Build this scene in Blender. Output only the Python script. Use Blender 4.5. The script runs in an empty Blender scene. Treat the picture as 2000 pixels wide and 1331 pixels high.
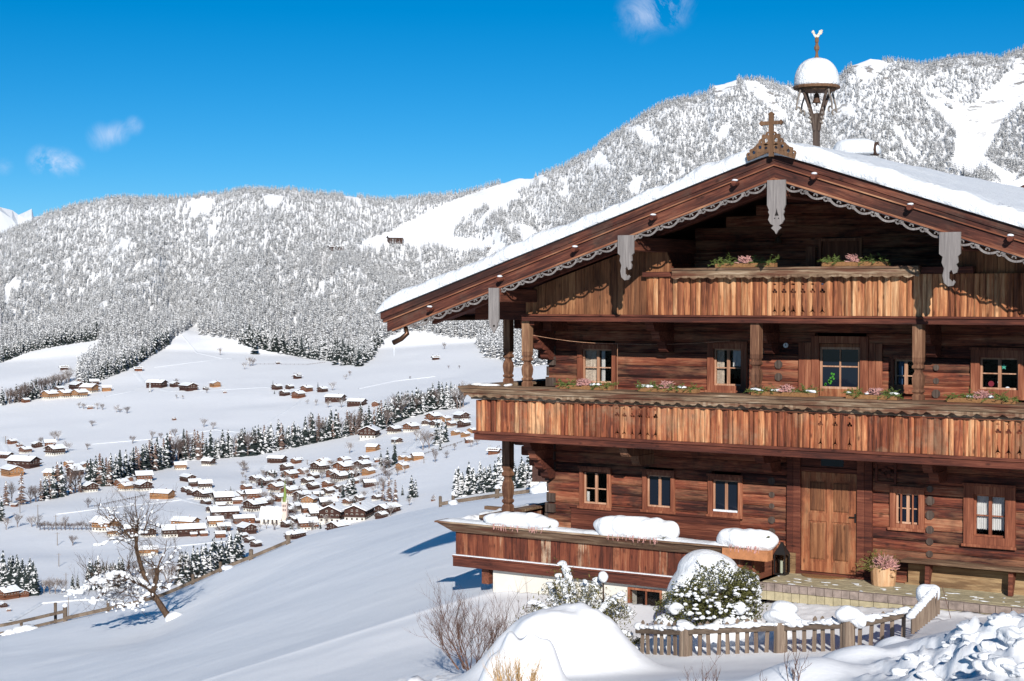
import bpy, math, random
import numpy as np
from mathutils import Vector, Matrix
random.seed(7); RNG = np.random.default_rng(11)
C = bpy.context.scene.collection
# ---------------------------------------------------------------- camera, sky, sun, exposure
FPX = 3222.0; YAW = math.radians(32.72); PIT = math.atan(80.5/FPX); CAMZ = 5.0
FH = np.array([-math.sin(YAW), math.cos(YAW), 0.]); RT = np.array([math.cos(YAW), math.sin(YAW), 0.])
FW = FH*math.cos(PIT) - np.array([0, 0, math.sin(PIT)]); UP = np.array([0, 0, math.cos(PIT)]) + FH*math.sin(PIT)
CAM = np.array([0, 0, CAMZ])
cd = bpy.data.cameras.new('camera'); cam = bpy.data.objects.new('camera', cd); C.objects.link(cam)
cd.sensor_width = 36; cd.lens = FPX*36/2000; cd.clip_start = .5; cd.clip_end = 30000
cam.matrix_world = Matrix(((RT[0], UP[0], -FW[0], 0), (RT[1], UP[1], -FW[1], 0), (RT[2], UP[2], -FW[2], CAMZ), (0, 0, 0, 1)))
bpy.context.scene.camera = cam
SUN = Vector((-.70, 1, -.55)).normalized()
W = bpy.data.worlds.new('World'); bpy.context.scene.world = W; W.use_nodes = True
nt = W.node_tree; nt.nodes.clear()
def N(t, k, **kw):
    n = t.nodes.new(k)
    for a, b in kw.items():
        if hasattr(n, a): setattr(n, a, b)
        else: n.inputs[a.replace('_', ' ')].default_value = b
    return n
sky = N(nt, 'ShaderNodeTexSky', sky_type='NISHITA', sun_disc=False, sun_elevation=math.asin(-SUN.z), sun_rotation=math.atan2(-SUN.x, -SUN.y), air_density=1.0, dust_density=0.0, ozone_density=6.0, altitude=3500)
hs = N(nt, 'ShaderNodeHueSaturation', Hue=.490, Saturation=1.27, Value=.475)
nt.links.new(sky.outputs[0], hs.inputs['Color'])
# three small wisps of cloud high over the valley
tc = N(nt, 'ShaderNodeTexCoord'); acc = None
def wray(x, y): d = FW + RT*((x-1000)/FPX) + UP*((665.5-y)/FPX); return d/np.linalg.norm(d)
nz = N(nt, 'ShaderNodeTexNoise', Scale=34.0, Detail=8.0, Roughness=.68, Distortion=.6); nt.links.new(tc.outputs['Generated'], nz.inputs['Vector'])
for (x, y, r, s) in ((84, 314, 36, .9), (118, 318, 36, .8), (146, 324, 24, .6), (198, 268, 34, .5), (230, 260, 30, .5), (262, 246, 24, .4), (1250, 32, 60, .5), (1300, 4, 70, .7), (8, 326, 22, .3)):
    d = wray(x, y)
    mp = N(nt, 'ShaderNodeVectorMath', operation='DISTANCE'); nt.links.new(tc.outputs['Generated'], mp.inputs[0]); mp.inputs[1].default_value = d
    mr = N(nt, 'ShaderNodeMapRange'); mr.interpolation_type = 'SMOOTHSTEP'
    mr.inputs['From Min'].default_value = r/FPX; mr.inputs['From Max'].default_value = 0; mr.inputs['To Max'].default_value = s
    nt.links.new(mp.outputs['Value'], mr.inputs['Value'])
    if acc is None: acc = mr.outputs[0]
    else:
        a = N(nt, 'ShaderNodeMath', operation='ADD'); nt.links.new(acc, a.inputs[0]); nt.links.new(mr.outputs[0], a.inputs[1]); acc = a.outputs[0]
n2 = N(nt, 'ShaderNodeMapRange'); n2.inputs['From Min'].default_value = .44; n2.inputs['From Max'].default_value = .72
nt.links.new(nz.outputs['Fac'], n2.inputs['Value'])
mu = N(nt, 'ShaderNodeMath', operation='MULTIPLY'); mu.use_clamp = True; nt.links.new(acc, mu.inputs[0]); nt.links.new(n2.outputs[0], mu.inputs[1])
mx = N(nt, 'ShaderNodeMixRGB'); nt.links.new(mu.outputs[0], mx.inputs[0]); nt.links.new(hs.outputs[0], mx.inputs[1]); mx.inputs[2].default_value = (4.6, 4.9, 5.8, 1)
bg = N(nt, 'ShaderNodeBackground', Strength=.14); nt.links.new(mx.outputs[0], bg.inputs[0])
wo = N(nt, 'ShaderNodeOutputWorld'); nt.links.new(bg.outputs[0], wo.inputs[0])
sd = bpy.data.lights.new('sun', 'SUN'); sd.energy = 4.6; sd.angle = math.radians(.5); sd.color = (1, .955, .89)
so = bpy.data.objects.new('sun', sd); C.objects.link(so); so.rotation_euler = SUN.to_track_quat('-Z', 'Y').to_euler()
vs = bpy.context.scene.view_settings; vs.view_transform = 'Standard'; vs.look = 'None'; vs.exposure = .42; vs.gamma = 1
bpy.context.scene.cycles.max_bounces = 6; bpy.context.scene.cycles.transparent_max_bounces = 6

# ---------------------------------------------------------------- projection helpers (real planes of the house and ground)
def ray(x, y): return FW + RT*((x-1000)/FPX) + UP*((665.5-y)/FPX)
def aty(x, y, Y): d = ray(x, y); return CAM + d*(Y/d[1])
def atd(x, y, D): return CAM + ray(x, y)*D
def proj(p):
    v = np.array(p, float) - CAM; z = v@FW
    return 1000+FPX*(v@RT)/z, 665.5-FPX*(v@UP)/z, z
# ---------------------------------------------------------------- materials
MATS = {}
def mat(name, fn):
    m = bpy.data.materials.new(name); m.use_nodes = True; t = m.node_tree
    b = t.nodes['Principled BSDF']; b.inputs['Specular IOR Level'].default_value = .3
    fn(t, b); MATS[name] = m; return m
def ramp(t, fac, stops):
    r = N(t, 'ShaderNodeValToRGB'); e = r.color_ramp.elements
    while len(e) < len(stops): e.new(.5)
    for i, (p, c) in enumerate(stops): e[i].position = p; e[i].color = (*c, 1)
    t.links.new(fac, r.inputs[0]); return r.outputs[0]
def noise(t, scale=(1, 1, 1), s=1., d=5., r=.55, coord='Object', dist=0.):
    c = N(t, 'ShaderNodeTexCoord'); m = N(t, 'ShaderNodeMapping'); m.inputs['Scale'].default_value = scale
    t.links.new(c.outputs[coord], m.inputs[0]); n = N(t, 'ShaderNodeTexNoise', Scale=s, Detail=d, Roughness=r); n.inputs['Distortion'].default_value = dist
    t.links.new(m.outputs[0], n.inputs['Vector']); return n, m
def bump(t, b, h, strength, dist=.01):
    u = N(t, 'ShaderNodeBump'); u.inputs['Strength'].default_value = strength; u.inputs['Distance'].default_value = dist
    t.links.new(h, u.inputs['Height']); t.links.new(u.outputs[0], b.inputs['Normal'])
def mixc(t, f, a, c, mode='MIX'):
    m = N(t, 'ShaderNodeMixRGB'); m.blend_type = mode
    for i, v in enumerate((f, a, c)):
        if hasattr(v, 'is_linked') or hasattr(v, 'links'): t.links.new(v, m.inputs[i])
        else: m.inputs[i].default_value = v if i == 0 else (*v, 1)
    return m.outputs[0]
def mrange(t, v, a, b2, c=0., d=1.):
    r = N(t, 'ShaderNodeMapRange'); t.links.new(v, r.inputs['Value'])
    for k, x in zip(('From Min', 'From Max', 'To Min', 'To Max'), (a, b2, c, d)): r.inputs[k].default_value = x
    return r.outputs[0]
def wood(name, stops, axis=2, rough=.8, grey=None, knots=True, var=.5, bmp=.5, fine=1.0, patch=None, k=.76):
    stops = [(p, tuple((x*.91+.09*(c[0]+c[1]+c[2])/3)*k for x in c)) for p, c in stops]
    def f(t, b):
        sc = [26*fine]*3; sc[axis] = 1.6
        g, _ = noise(t, sc, 1., 6, .65, dist=.6)
        sc2 = [2.2]*3; sc2[axis] = .5
        l, _ = noise(t, sc2, 1., 3, .5)
        geo = N(t, 'ShaderNodeNewGeometry')
        a = mrange(t, g.outputs['Fac'], .28, .72, -.38, .38)
        r = N(t, 'ShaderNodeMath', operation='MULTIPLY_ADD'); t.links.new(geo.outputs['Random Per Island'], r.inputs[0]); r.inputs[1].default_value = var; r.inputs[2].default_value = .5-var/2
        s = N(t, 'ShaderNodeMath', operation='ADD'); t.links.new(r.outputs[0], s.inputs[0]); t.links.new(a, s.inputs[1])
        l2 = mrange(t, l.outputs['Fac'], .3, .7, -.22, .22)
        s2 = N(t, 'ShaderNodeMath', operation='ADD'); t.links.new(s.outputs[0], s2.inputs[0]); t.links.new(l2, s2.inputs[1])
        c = ramp(t, s2.outputs[0], stops)
        if knots:
            v = N(t, 'ShaderNodeTexVoronoi', Scale=1.); sk = [7.]*3; sk[axis] = 3.2
            c0 = N(t, 'ShaderNodeTexCoord'); m0 = N(t, 'ShaderNodeMapping'); m0.inputs['Scale'].default_value = sk
            t.links.new(c0.outputs['Object'], m0.inputs[0]); t.links.new(m0.outputs[0], v.inputs['Vector'])
            k = mrange(t, v.outputs['Distance'], .07, .20, .72, 0.)
            c = mixc(t, k, c, tuple(x*.30 for x in stops[1][1]))
        if grey:
            q, _ = noise(t, (1.1, 1.1, 1.1), 1.3, 5, .7)
            c = mixc(t, mrange(t, q.outputs['Fac'], .5, .66, 0, grey[1]), c, grey[0])
        if patch:
            q, _ = noise(t, patch[2], 1., 5, .7)
            c = mixc(t, mrange(t, q.outputs['Fac'], .48, .62, 0, patch[1]), c, patch[0])
        t.links.new(c, b.inputs['Base Color']); b.inputs['Roughness'].default_value = rough
        bump(t, b, g.outputs['Fac'], bmp, .012)
    return mat(name, f)
GOLD = [(0, (.05, .012, .006)), (.3, (.185, .044, .016)), (.55, (.33, .095, .032)), (.78, (.50, .21, .08)), (1, (.68, .38, .18))]
wood('plank', GOLD, 2, var=.46, bmp=.9, k=1.02, grey=((.30, .20, .12), .5), patch=((.07, .028, .014), .5, (11, 11, 1.1)))
wood('plank_upper', [(0, (.09, .024, .009)), (.3, (.26, .075, .025)), (.58, (.45, .175, .06)), (1, (.70, .40, .19))], 2, var=.5, bmp=.9, k=.95, patch=((.10, .035, .016), .55, (13, 13, 1.0)))
wood('plank_gable', [(0, (.09, .027, .010)), (.35, (.24, .085, .03)), (.65, (.36, .145, .055)), (1, (.52, .25, .10))], 2, var=.4, bmp=.6, patch=((.07, .03, .015), .6, (8, 8, .8)))
wood('plank_low', [(0, (.05, .013, .007)), (.35, (.165, .036, .015)), (.65, (.27, .070, .027)), (.88, (.36, .13, .055)), (1, (.55, .38, .25))], 2, var=.75, patch=((.05, .014, .008), .7, (3, 3, 2)))
wood('log_wall', [(0, (.020, .006, .005)), (.28, (.070, .016, .010)), (.52, (.19, .040, .018)), (.75, (.33, .085, .034)), (1, (.50, .22, .11))], 0, var=.55, bmp=.8, grey=((.028, .014, .011), .75), patch=((.34, .16, .085), .5, (.6, 1, 5)))
wood('beam', [(0, (.03, .009, .007)), (.4, (.10, .023, .012)), (.7, (.18, .046, .022)), (1, (.30, .10, .05))], 0, var=.4)
wood('beam_depth', [(0, (.05, .014, .009)), (.4, (.13, .037, .018)), (.7, (.23, .068, .032)), (1, (.34, .13, .06))], 1, var=.4)
wood('fascia', [(0, (.018, .008, .007)), (.35, (.060, .017, .012)), (.65, (.135, .036, .020)), (1, (.30, .10, .05))], 0, var=.4, knots=True, grey=((.10, .062, .045), .6), patch=((.022, .010, .009), .8, (.5, 2, 3)))
wood('fascia_light', [(0, (.12, .03, .015)), (.5, (.27, .085, .038)), (1, (.60, .30, .15))], 0, var=.3, knots=False)
wood('rail_grey', [(0, (.04, .020, .012)), (.35, (.12, .066, .036)), (.65, (.23, .15, .088)), (1, (.44, .34, .24))], 0, var=.3, knots=False, fine=.8, k=1.05, patch=((.10, .028, .014), .8, (.8, 2, 9)))
wood('frame', [(0, (.09, .022, .010)), (.5, (.21, .060, .026)), (1, (.40, .16, .075))], 2, var=.3, knots=False, k=1.05)
wood('sash', [(0, (.20, .085, .045)), (.5, (.36, .18, .10)), (1, (.52, .32, .21))], 2, var=.3, knots=False, k=1.1)
wood('door', [(0, (.10, .026, .010)), (.4, (.22, .064, .022)), (.7, (.34, .115, .042)), (1, (.52, .22, .09))], 2, var=.3, knots=True, grey=((.075, .024, .014), .75), patch=((.42, .24, .12), .4, (5, 5, 1)), k=1.0)
wood('post', [(0, (.06, .022, .012)), (.4, (.17, .07, .034)), (.7, (.28, .135, .068)), (1, (.44, .25, .13))], 2, var=.3, knots=False)
wood('weathered', [(0, (.12, .10, .085)), (.5, (.25, .21, .18)), (1, (.40, .35, .30))], 2, var=.4, knots=False)
wood('lace', [(0, (.15, .13, .125)), (.5, (.25, .22, .21)), (1, (.37, .33, .31))], 2, var=.2, knots=False)
wood('end_grain', [(0, (.03, .014, .010)), (.5, (.085, .055, .042)), (1, (.17, .13, .105))], 2, var=.6, knots=False)
wood('fence_wood', [(0, (.09, .055, .04)), (.5, (.20, .14, .10)), (1, (.34, .26, .19))], 2, var=.5, knots=False)
wood('fence_rail', [(0, (.06, .04, .03)), (.5, (.14, .10, .07)), (1, (.25, .19, .14))], 0, var=.4, knots=False)
wood('rust', [(0, (.09, .045, .022)), (.5, (.19, .095, .045)), (1, (.30, .16, .08))], 2, var=.3, knots=False)
wood('bark', [(0, (.03, .016, .010)), (.5, (.10, .055, .030)), (1, (.27, .16, .085))], 2, var=.1, knots=False, k=.62)
wood('log_new', [(0, (.42, .19, .08)), (.5, (.62, .34, .16)), (1, (.75, .50, .28))], 2, var=.3, knots=False)
wood('ochre_wood', [(0, (.14, .08, .035)), (.5, (.34, .20, .09)), (1, (.52, .36, .18))], 0, var=.3, knots=False, patch=((.08, .04, .02), .7, (.7, 1, 5)))
def plain(name, col, rough=.8, spec=.3, metal=0, ns=0, amp=.25, emit=None):
    def f(t, b):
        b.inputs['Roughness'].default_value = rough; b.inputs['Metallic'].default_value = metal; b.inputs['Specular IOR Level'].default_value = spec
        if ns:
            n, _ = noise(t, (1, 1, 1), ns, 5, .6)
            c = ramp(t, n.outputs['Fac'], [(.3, tuple(x*(1-amp) for x in col)), (.7, tuple(min(1, x*(1+amp)) for x in col))])
            t.links.new(c, b.inputs['Base Color'])
        else: b.inputs['Base Color'].default_value = (*col, 1)
    return mat(name, f)
def snowf(sc, st, dist, col=(.84, .86, .89)):
    def f(t, b):
        n, _ = noise(t, (1, 1, 1), sc, 8, .62); b.inputs['Base Color'].default_value = (*col, 1); b.inputs['Roughness'].default_value = .55
        b.inputs['Specular IOR Level'].default_value = .25
        bump(t, b, n.outputs['Fac'], st, dist)
    return f
mat('snow', snowf(9, .8, .045, (.72, .74, .77))); mat('snow_roof', snowf(7, 1.0, .07, (.74, .76, .79))); mat('snow_far', snowf(.05, .5, 3., (.84, .86, .88)))
def ground(t, b):
    n, _ = noise(t, (1, 1, 1), .35, 4, .5); f, _ = noise(t, (1, 1, 1), 14, 6, .6)
    c = mixc(t, mrange(t, n.outputs['Fac'], .3, .7), (.86, .87, .89), (.90, .905, .92))
    g0 = N(t, 'ShaderNodeNewGeometry'); sx = N(t, 'ShaderNodeSeparateXYZ'); t.links.new(g0.outputs['Position'], sx.inputs[0])      # bare crags high up
    rk, _ = noise(t, (.03, .03, .045), 1, 9, .68); rm = N(t, 'ShaderNodeMath', operation='MULTIPLY'); t.links.new(mrange(t, rk.outputs['Fac'], .565, .60), rm.inputs[0]); t.links.new(mrange(t, sx.outputs['Z'], 150, 330), rm.inputs[1])
    c = mixc(t, rm.outputs[0], c, (.26, .245, .235))
    t.links.new(c, b.inputs['Base Color']); b.inputs['Roughness'].default_value = .55; b.inputs['Specular IOR Level'].default_value = .25
    u = N(t, 'ShaderNodeBump'); u.inputs['Strength'].default_value = .35; u.inputs['Distance'].default_value = .015; t.links.new(f.outputs['Fac'], u.inputs['Height'])
    w, _ = noise(t, (.012, .012, .012), 1, 7, .62)
    u2 = N(t, 'ShaderNodeBump'); u2.inputs['Strength'].default_value = .16; u2.inputs['Distance'].default_value = 6; t.links.new(w.outputs['Fac'], u2.inputs['Height']); t.links.new(u.outputs[0], u2.inputs['Normal'])
    t.links.new(u2.outputs[0], b.inputs['Normal'])
mat('snow_ground', ground)
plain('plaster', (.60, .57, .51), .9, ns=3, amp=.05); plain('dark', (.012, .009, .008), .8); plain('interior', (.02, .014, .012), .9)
plain('black_iron', (.02, .018, .018), .5, metal=.3); plain('iron_brown', (.07, .035, .02), .6, ns=30)
plain('green_leaf', (.075, .074, .02), .6, ns=20, amp=.6); plain('fir_green', (.075, .10, .02), .6, ns=20, amp=.5); plain('yew', (.13, .115, .03), .6, ns=25, amp=.6)
plain('heather', (.40, .21, .19), .8, ns=30, amp=.4); plain('twig', (.13, .07, .05), .8, ns=10, amp=.4); plain('straw', (.50, .33, .16), .8, ns=10, amp=.3)
plain('paving', (.36, .31, .20), .85, ns=6, amp=.25); plain('kerb_stone', (.24, .19, .165), .85, ns=9, amp=.35); plain('candle', (.6, .65, .5), .4)
plain('cloth', (.78, .78, .76), .9, ns=8, amp=.1); plain('plaid', (.62, .52, .42), .9, ns=30, amp=.35); plain('white', (.8, .8, .8), .6)
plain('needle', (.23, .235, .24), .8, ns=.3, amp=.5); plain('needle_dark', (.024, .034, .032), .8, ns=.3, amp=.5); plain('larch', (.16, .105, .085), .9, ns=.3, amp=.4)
plain('frost', (.72, .72, .725), .9, ns=.4, amp=.18); plain('bare', (.20, .165, .15), .9); plain('bare_dark', (.11, .08, .07), .9)
plain('ch_dark', (.050, .022, .016), .85, ns=.6, amp=.35); plain('ch_mid', (.135, .052, .027), .85, ns=.6, amp=.35); plain('ch_light', (.27, .135, .06), .85, ns=.6, amp=.25)
plain('ch_white', (.58, .55, .49), .9, ns=.4, amp=.08); plain('ch_window', (.03, .025, .03), .4); plain('pink_wall', (.60, .47, .41), .9, ns=.4, amp=.1); plain('copper', (.16, .22, .05), .6)
plain('rock', (.22, .19, .17), .9, ns=2, amp=.5); plain('steel_blue', (.05, .12, .25), .5); plain('gutter', (.07, .035, .02), .35, metal=.6); plain('cock', (.78, .62, .50), .5, ns=40, amp=.4)
plain('red_bauble', (.16, .02, .03), .3); plain('bauble', (.55, .6, .65), .2); plain('star', (.06, .3, .22), .5); plain('room_leaf', (.05, .22, .02), .6)
plain('clay', (.40, .17, .075), .8, ns=12, amp=.2); plain('ice', (.75, .8, .85), .15, .5); plain('mat_brown', (.22, .11, .045), .95, ns=40, amp=.3)
def glass(t, b):
    b.inputs['Base Color'].default_value = (.008, .012, .022, 1); b.inputs['Roughness'].default_value = .04; b.inputs['Specular IOR Level'].default_value = .35
    b.inputs['Alpha'].default_value = 1
mat('glass', glass)
def clear(t, b):
    b.inputs['Base Color'].default_value = (0, 0, 0, 1); b.inputs['Roughness'].default_value = .02; b.inputs['Alpha'].default_value = .16
    b.inputs['Specular IOR Level'].default_value = .35
mat('clear_glass', clear)
# ---------------------------------------------------------------- mesh builder
def wpos(o):
    p = Vector((0, 0, 0))
    while o is not None: p += o.location; o = o.parent
    return p
class MB:
    def __init__(s): s.v = []; s.f = []; s.m = []; s.cur = 0
    def add(s, vs, fs, m=None):
        n = len(s.v); s.v.extend([tuple(map(float, q)) for q in vs]); s.f.extend([tuple(i+n for i in q) for q in fs]); s.m.extend([s.cur if m is None else m]*len(fs)); return s
    def box(s, x0, y0, z0, x1, y1, z1, rz=0, m=None):
        x0, x1 = sorted((x0, x1)); y0, y1 = sorted((y0, y1)); z0, z1 = sorted((z0, z1))
        cx, cy = (x0+x1)/2, (y0+y1)/2; c, sn = math.cos(rz), math.sin(rz); vs = []
        for z in (z0, z1):
            for x, y in ((x0, y0), (x1, y0), (x1, y1), (x0, y1)):
                dx, dy = x-cx, y-cy; vs.append((cx+dx*c-dy*sn, cy+dx*sn+dy*c, z))
        return s.add(vs, [(3, 2, 1, 0), (4, 5, 6, 7), (0, 1, 5, 4), (1, 2, 6, 5), (2, 3, 7, 6), (3, 0, 4, 7)], m)
    def prism(s, pts, y0, y1, m=None):          # outline in XZ (counter-clockwise seen from -Y) extruded along Y
        n = len(pts); vs = [(x, y0, z) for x, z in pts]+[(x, y1, z) for x, z in pts]
        return s.add(vs, [tuple(range(n)), tuple(range(2*n-1, n-1, -1))]+[((i+1) % n, i, i+n, (i+1) % n+n) for i in range(n)], m)
    def hull8(s, a, b, m=None):                  # two quads (4 pts each)
        return s.add(list(a)+list(b), [(3, 2, 1, 0), (4, 5, 6, 7), (0, 1, 5, 4), (1, 2, 6, 5), (2, 3, 7, 6), (3, 0, 4, 7)], m)
    def tube(s, path, rad, n=8, m=None, cap=True):
        P = [Vector(p) for p in path]; R = rad if hasattr(rad, '__len__') else [rad]*len(P); vs = []; u = None
        for i, p in enumerate(P):
            d = (P[min(i+1, len(P)-1)]-P[max(i-1, 0)]).normalized()
            if u is None: u = d.orthogonal().normalized()
            else:
                u = (u-d*u.dot(d)); u = u.normalized() if u.length > 1e-6 else d.orthogonal().normalized()
            w = d.cross(u)
            for k in range(n):
                a = 2*math.pi*k/n; vs.append(p+(u*math.cos(a)+w*math.sin(a))*R[i])
        fs = [(i*n+k, i*n+(k+1) % n, (i+1)*n+(k+1) % n, (i+1)*n+k) for i in range(len(P)-1) for k in range(n)]
        if cap: fs += [tuple(range(n-1, -1, -1)), tuple(range((len(P)-1)*n, len(P)*n))]
        return s.add(vs, fs, m)
    def lathe(s, prof, c, n=16, m=None, sq=False):
        vs = []; 
        for r, z in prof:
            for k in range(n):
                a = 2*math.pi*(k+.5)/n; vs.append((c[0]+r*math.cos(a), c[1]+r*math.sin(a), c[2]+z))
        L = len(prof)
        fs = [(i*n+k, i*n+(k+1) % n, (i+1)*n+(k+1) % n, (i+1)*n+k) for i in range(L-1) for k in range(n)]
        fs += [tuple(range(n-1, -1, -1)), tuple(range((L-1)*n, L*n))]
        return s.add(vs, fs, m)
    def blob(s, c, r, amp=.12, seed=0, nu=20, nv=12, freq=2.2, flat=None, m=None):
        rg = random.Random(seed); ph = [(rg.uniform(-1, 1)*freq, rg.uniform(-1, 1)*freq, rg.uniform(-1, 1)*freq, rg.uniform(0, 6.3)) for _ in range(6)]
        vs = []
        for j in range(nv+1):
            th = math.pi*j/nv
            for i in range(nu):
                a = 2*math.pi*i/nu; d = (math.sin(th)*math.cos(a), math.sin(th)*math.sin(a), math.cos(th))
                k = 1+amp*sum(math.sin(p[0]*d[0]*2+p[1]*d[1]*2+p[2]*d[2]*2+p[3]) for p in ph)/2.5
                z = d[2]*r[2]*k
                if flat is not None: z = max(z, flat)
                vs.append((c[0]+d[0]*r[0]*k, c[1]+d[1]*r[1]*k, c[2]+z))
        return s.add(vs, [(j*nu+i, (j+1)*nu+i, (j+1)*nu+(i+1) % nu, j*nu+(i+1) % nu) for j in range(nv) for i in range(nu)], m)
    def build(s, name, mats, parent=None, smooth=False, bevel=0, link=True):
        me = bpy.data.meshes.new(name); off = wpos(parent) if parent is not None else Vector((0, 0, 0))
        V = np.array(s.v, dtype=float)-np.array(off); me.from_pydata(V.tolist(), [], s.f)
        for k in ([mats] if isinstance(mats, str) else mats): me.materials.append(MATS[k])
        if any(s.m): me.polygons.foreach_set('material_index', s.m)
        if smooth: me.polygons.foreach_set('use_smooth', [True]*len(me.polygons))
        me.update(); o = bpy.data.objects.new(name, me)
        if link: C.objects.link(o)
        if parent is not None: o.parent = parent
        if bevel:
            b = o.modifiers.new('bevel', 'BEVEL'); b.width = bevel; b.segments = 2; b.limit_method = 'ANGLE'
        return o
def tag(o, label=None, cat=None, group=None, kind=None):
    for k, v in (('label', label), ('category', cat), ('group', group), ('kind', kind)):
        if v: o[k] = v
    return o
def empty(name, loc, label, cat, group=None):
    o = bpy.data.objects.new(name, None); C.objects.link(o); o.location = [float(q) for q in loc]; o.empty_display_size = .2
    return tag(o, label, cat, group)
def recenter(o, loc):                            # origin of a one-mesh thing to its base
    loc = Vector([float(q) for q in loc]); o.data.transform(Matrix.Translation(-loc)); o.location = loc; return o
# ---------------------------------------------------------------- noise on arrays
def vnoise(x, y, seed=0, oct=4, rough=.5):
    x = np.asarray(x, float); y = np.asarray(y, float); out = np.zeros(np.broadcast(x, y).shape); amp = 1.; tot = 0
    for o in range(oct):
        rg = np.random.default_rng(seed*31+o); L = rg.random((256, 256))
        xi = np.floor(x).astype(int); yi = np.floor(y).astype(int); fx = x-xi; fy = y-yi
        fx = fx*fx*fx*(fx*(fx*6-15)+10); fy = fy*fy*fy*(fy*(fy*6-15)+10)
        a = L[xi & 255, yi & 255]; b = L[(xi+1) & 255, yi & 255]; c = L[xi & 255, (yi+1) & 255]; d = L[(xi+1) & 255, (yi+1) & 255]
        out += amp*((a*(1-fx)+b*fx)*(1-fy)+(c*(1-fx)+d*fx)*fy); tot += amp; amp *= rough; x = x*2.03+17.1; y = y*2.03+5.7
    return out/tot*2-1
# ---------------------------------------------------------------- terrain: one snow-covered sheet from the garden to the far ridge
RX = [-600, -200, 0, 60, 110, 150, 230, 270, 330, 400, 480, 560, 600, 660, 740, 790, 870, 930, 1000, 1040, 1100, 1150, 1200, 1250, 1300, 1380, 1395, 1440, 1480, 1540, 1560, 1610, 1640, 1660, 1700, 1760, 1800, 1850, 1900, 1950, 2000, 2100, 2600]
RY = [520, 480, 460, 436, 412, 400, 387, 390, 390, 382, 372, 372, 378, 382, 394, 390, 380, 372, 354, 348, 326, 298, 262, 228, 202, 186, 168, 156, 156, 170, 176, 178, 150, 128, 114, 120, 128, 118, 112, 116, 98, 70, 40]
CN = [-600, 0, 300, 600, 850, 963, 1100, 1250, 1400, 1550, 1700, 1850, 2000, 2300, 2700]
NEAR = {
 2.2: [2950]*15,
 4: [1900, 1860, 1820, 1780, 1750, 1740, 1730, 1720, 1710, 1700, 1690, 1680, 1670, 1650, 1640],
 7: [1880, 1830, 1780, 1720, 1680, 1665, 1650, 1640, 1620, 1590, 1550, 1520, 1480, 1440, 1420],
 10: [1800, 1750, 1700, 1650, 1600, 1580, 1560, 1540, 1510, 1480, 1440, 1400, 1360, 1320, 1300],
 13: [1760, 1700, 1640, 1580, 1530, 1500, 1480, 1460, 1430, 1400, 1365, 1325, 1285, 1250, 1240],
 16: [1720, 1650, 1580, 1510, 1460, 1430, 1400, 1385, 1360, 1330, 1292, 1250, 1215, 1190, 1180],
 17.5: [1700, 1630, 1555, 1485, 1430, 1400, 1375, 1360, 1335, 1304, 1262, 1228, 1196, 1170, 1160],
 19: [1680, 1610, 1535, 1460, 1405, 1375, 1350, 1338, 1325, 1312, 1284, 1240, 1205, 1180, 1170],
 22: [1640, 1565, 1490, 1415, 1350, 1330, 1322, 1318, 1312, 1304, 1284, 1245, 1215, 1190, 1180],
 24: [1610, 1540, 1465, 1390, 1325, 1310, 1308, 1305, 1298, 1286, 1266, 1222, 1205, 1190, 1180],
 26: [1585, 1515, 1440, 1360, 1298, 1284, 1284, 1280, 1262, 1238, 1215, 1205, 1200, 1190, 1180],
 28.5: [1550, 1480, 1405, 1325, 1260, 1238, 1238, 1232, 1208, 1178, 1178, 1178, 1178, 1180, 1180],
 31: [1525, 1455, 1370, 1280, 1205, 1175, 1170, 1170, 1165, 1160, 1160, 1160, 1160, 1160, 1160],
 40: [1440, 1390, 1300, 1205, 1110, 1080, 1050, 1040, 1040, 1040, 1040, 1040, 1040, 1040, 1040],
 50: [1370, 1325, 1255, 1140, 1045, 1018, 990, 980, 970, 960, 950, 940, 930, 900, 900],
 60: [1330, 1282, 1232, 1090, 1010, 988, 968, 960, 950, 930, 920, 900, 880, 850, 850],
 72: [1300, 1237, 1163, 1040, 986, 969, 950, 945, 935, 915, 900, 880, 860, 830, 830],
 84: [1300, 1246, 1172, 1049, 994, 976, 957, 950, 940, 918, 900, 880, 860, 830, 830],
 120: [1400, 1330, 1270, 1140, 1080, 1050, 1010, 980, 960, 930, 900, 880, 860, 830, 830],
 250: [1520, 1500, 1460, 1380, 1300, 1260, 1220, 1160, 1100, 1040, 1000, 950, 900, 850, 850],
 400: [1350, 1330, 1300, 1230, 1170, 1140, 1100, 1060, 1020, 980, 940, 900, 870, 830, 820],
 550: [1180, 1172, 1163, 1135, 1090, 1060, 1020, 990, 960, 930, 900, 870, 840, 800, 790],
 680: [1100, 1090, 1085, 1072, 1020, 985, 950, 930, 900, 880, 850, 830, 800, 770, 760],
 850: [1010, 1005, 1000, 995, 945, 920, 895, 870, 850, 830, 800, 780, 760, 740, 730],
 1000: [960, 955, 946, 938, 890, 868, 845, 825, 810, 790, 765, 745, 725, 700, 690],
 1150: [925, 918, 904, 890, 848, 830, 808, 790, 775, 755, 735, 715, 690, 670, 660],
 1300: [885, 878, 862, 845, 810, 795, 775, 755, 740, 725, 705, 690, 665, 640, 630],
 1500: [830, 815, 797, 782, 760, 750, 735, 715, 700, 685, 665, 650, 630, 600, 590],
 1750: [760, 750, 740, 730, 716, 706, 690, 670, 650, 630, 605, 590, 570, 545, 530],
 2000: [715, 702, 676, 694, 672, 665, 640, 615, 595, 570, 545, 520, 500, 470, 450]}
ND = sorted(NEAR)
DD = list(np.geomspace(2.2, 13, 60)[:-1])+list(np.arange(13, 32, .11))+list(np.geomspace(32, 130, 120)[:-1])+list(np.geomspace(130, 2000, 190)[:-1])+list(np.arange(2000, 2720, 7.5))+list(np.arange(2720, 3800, 60))
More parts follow.
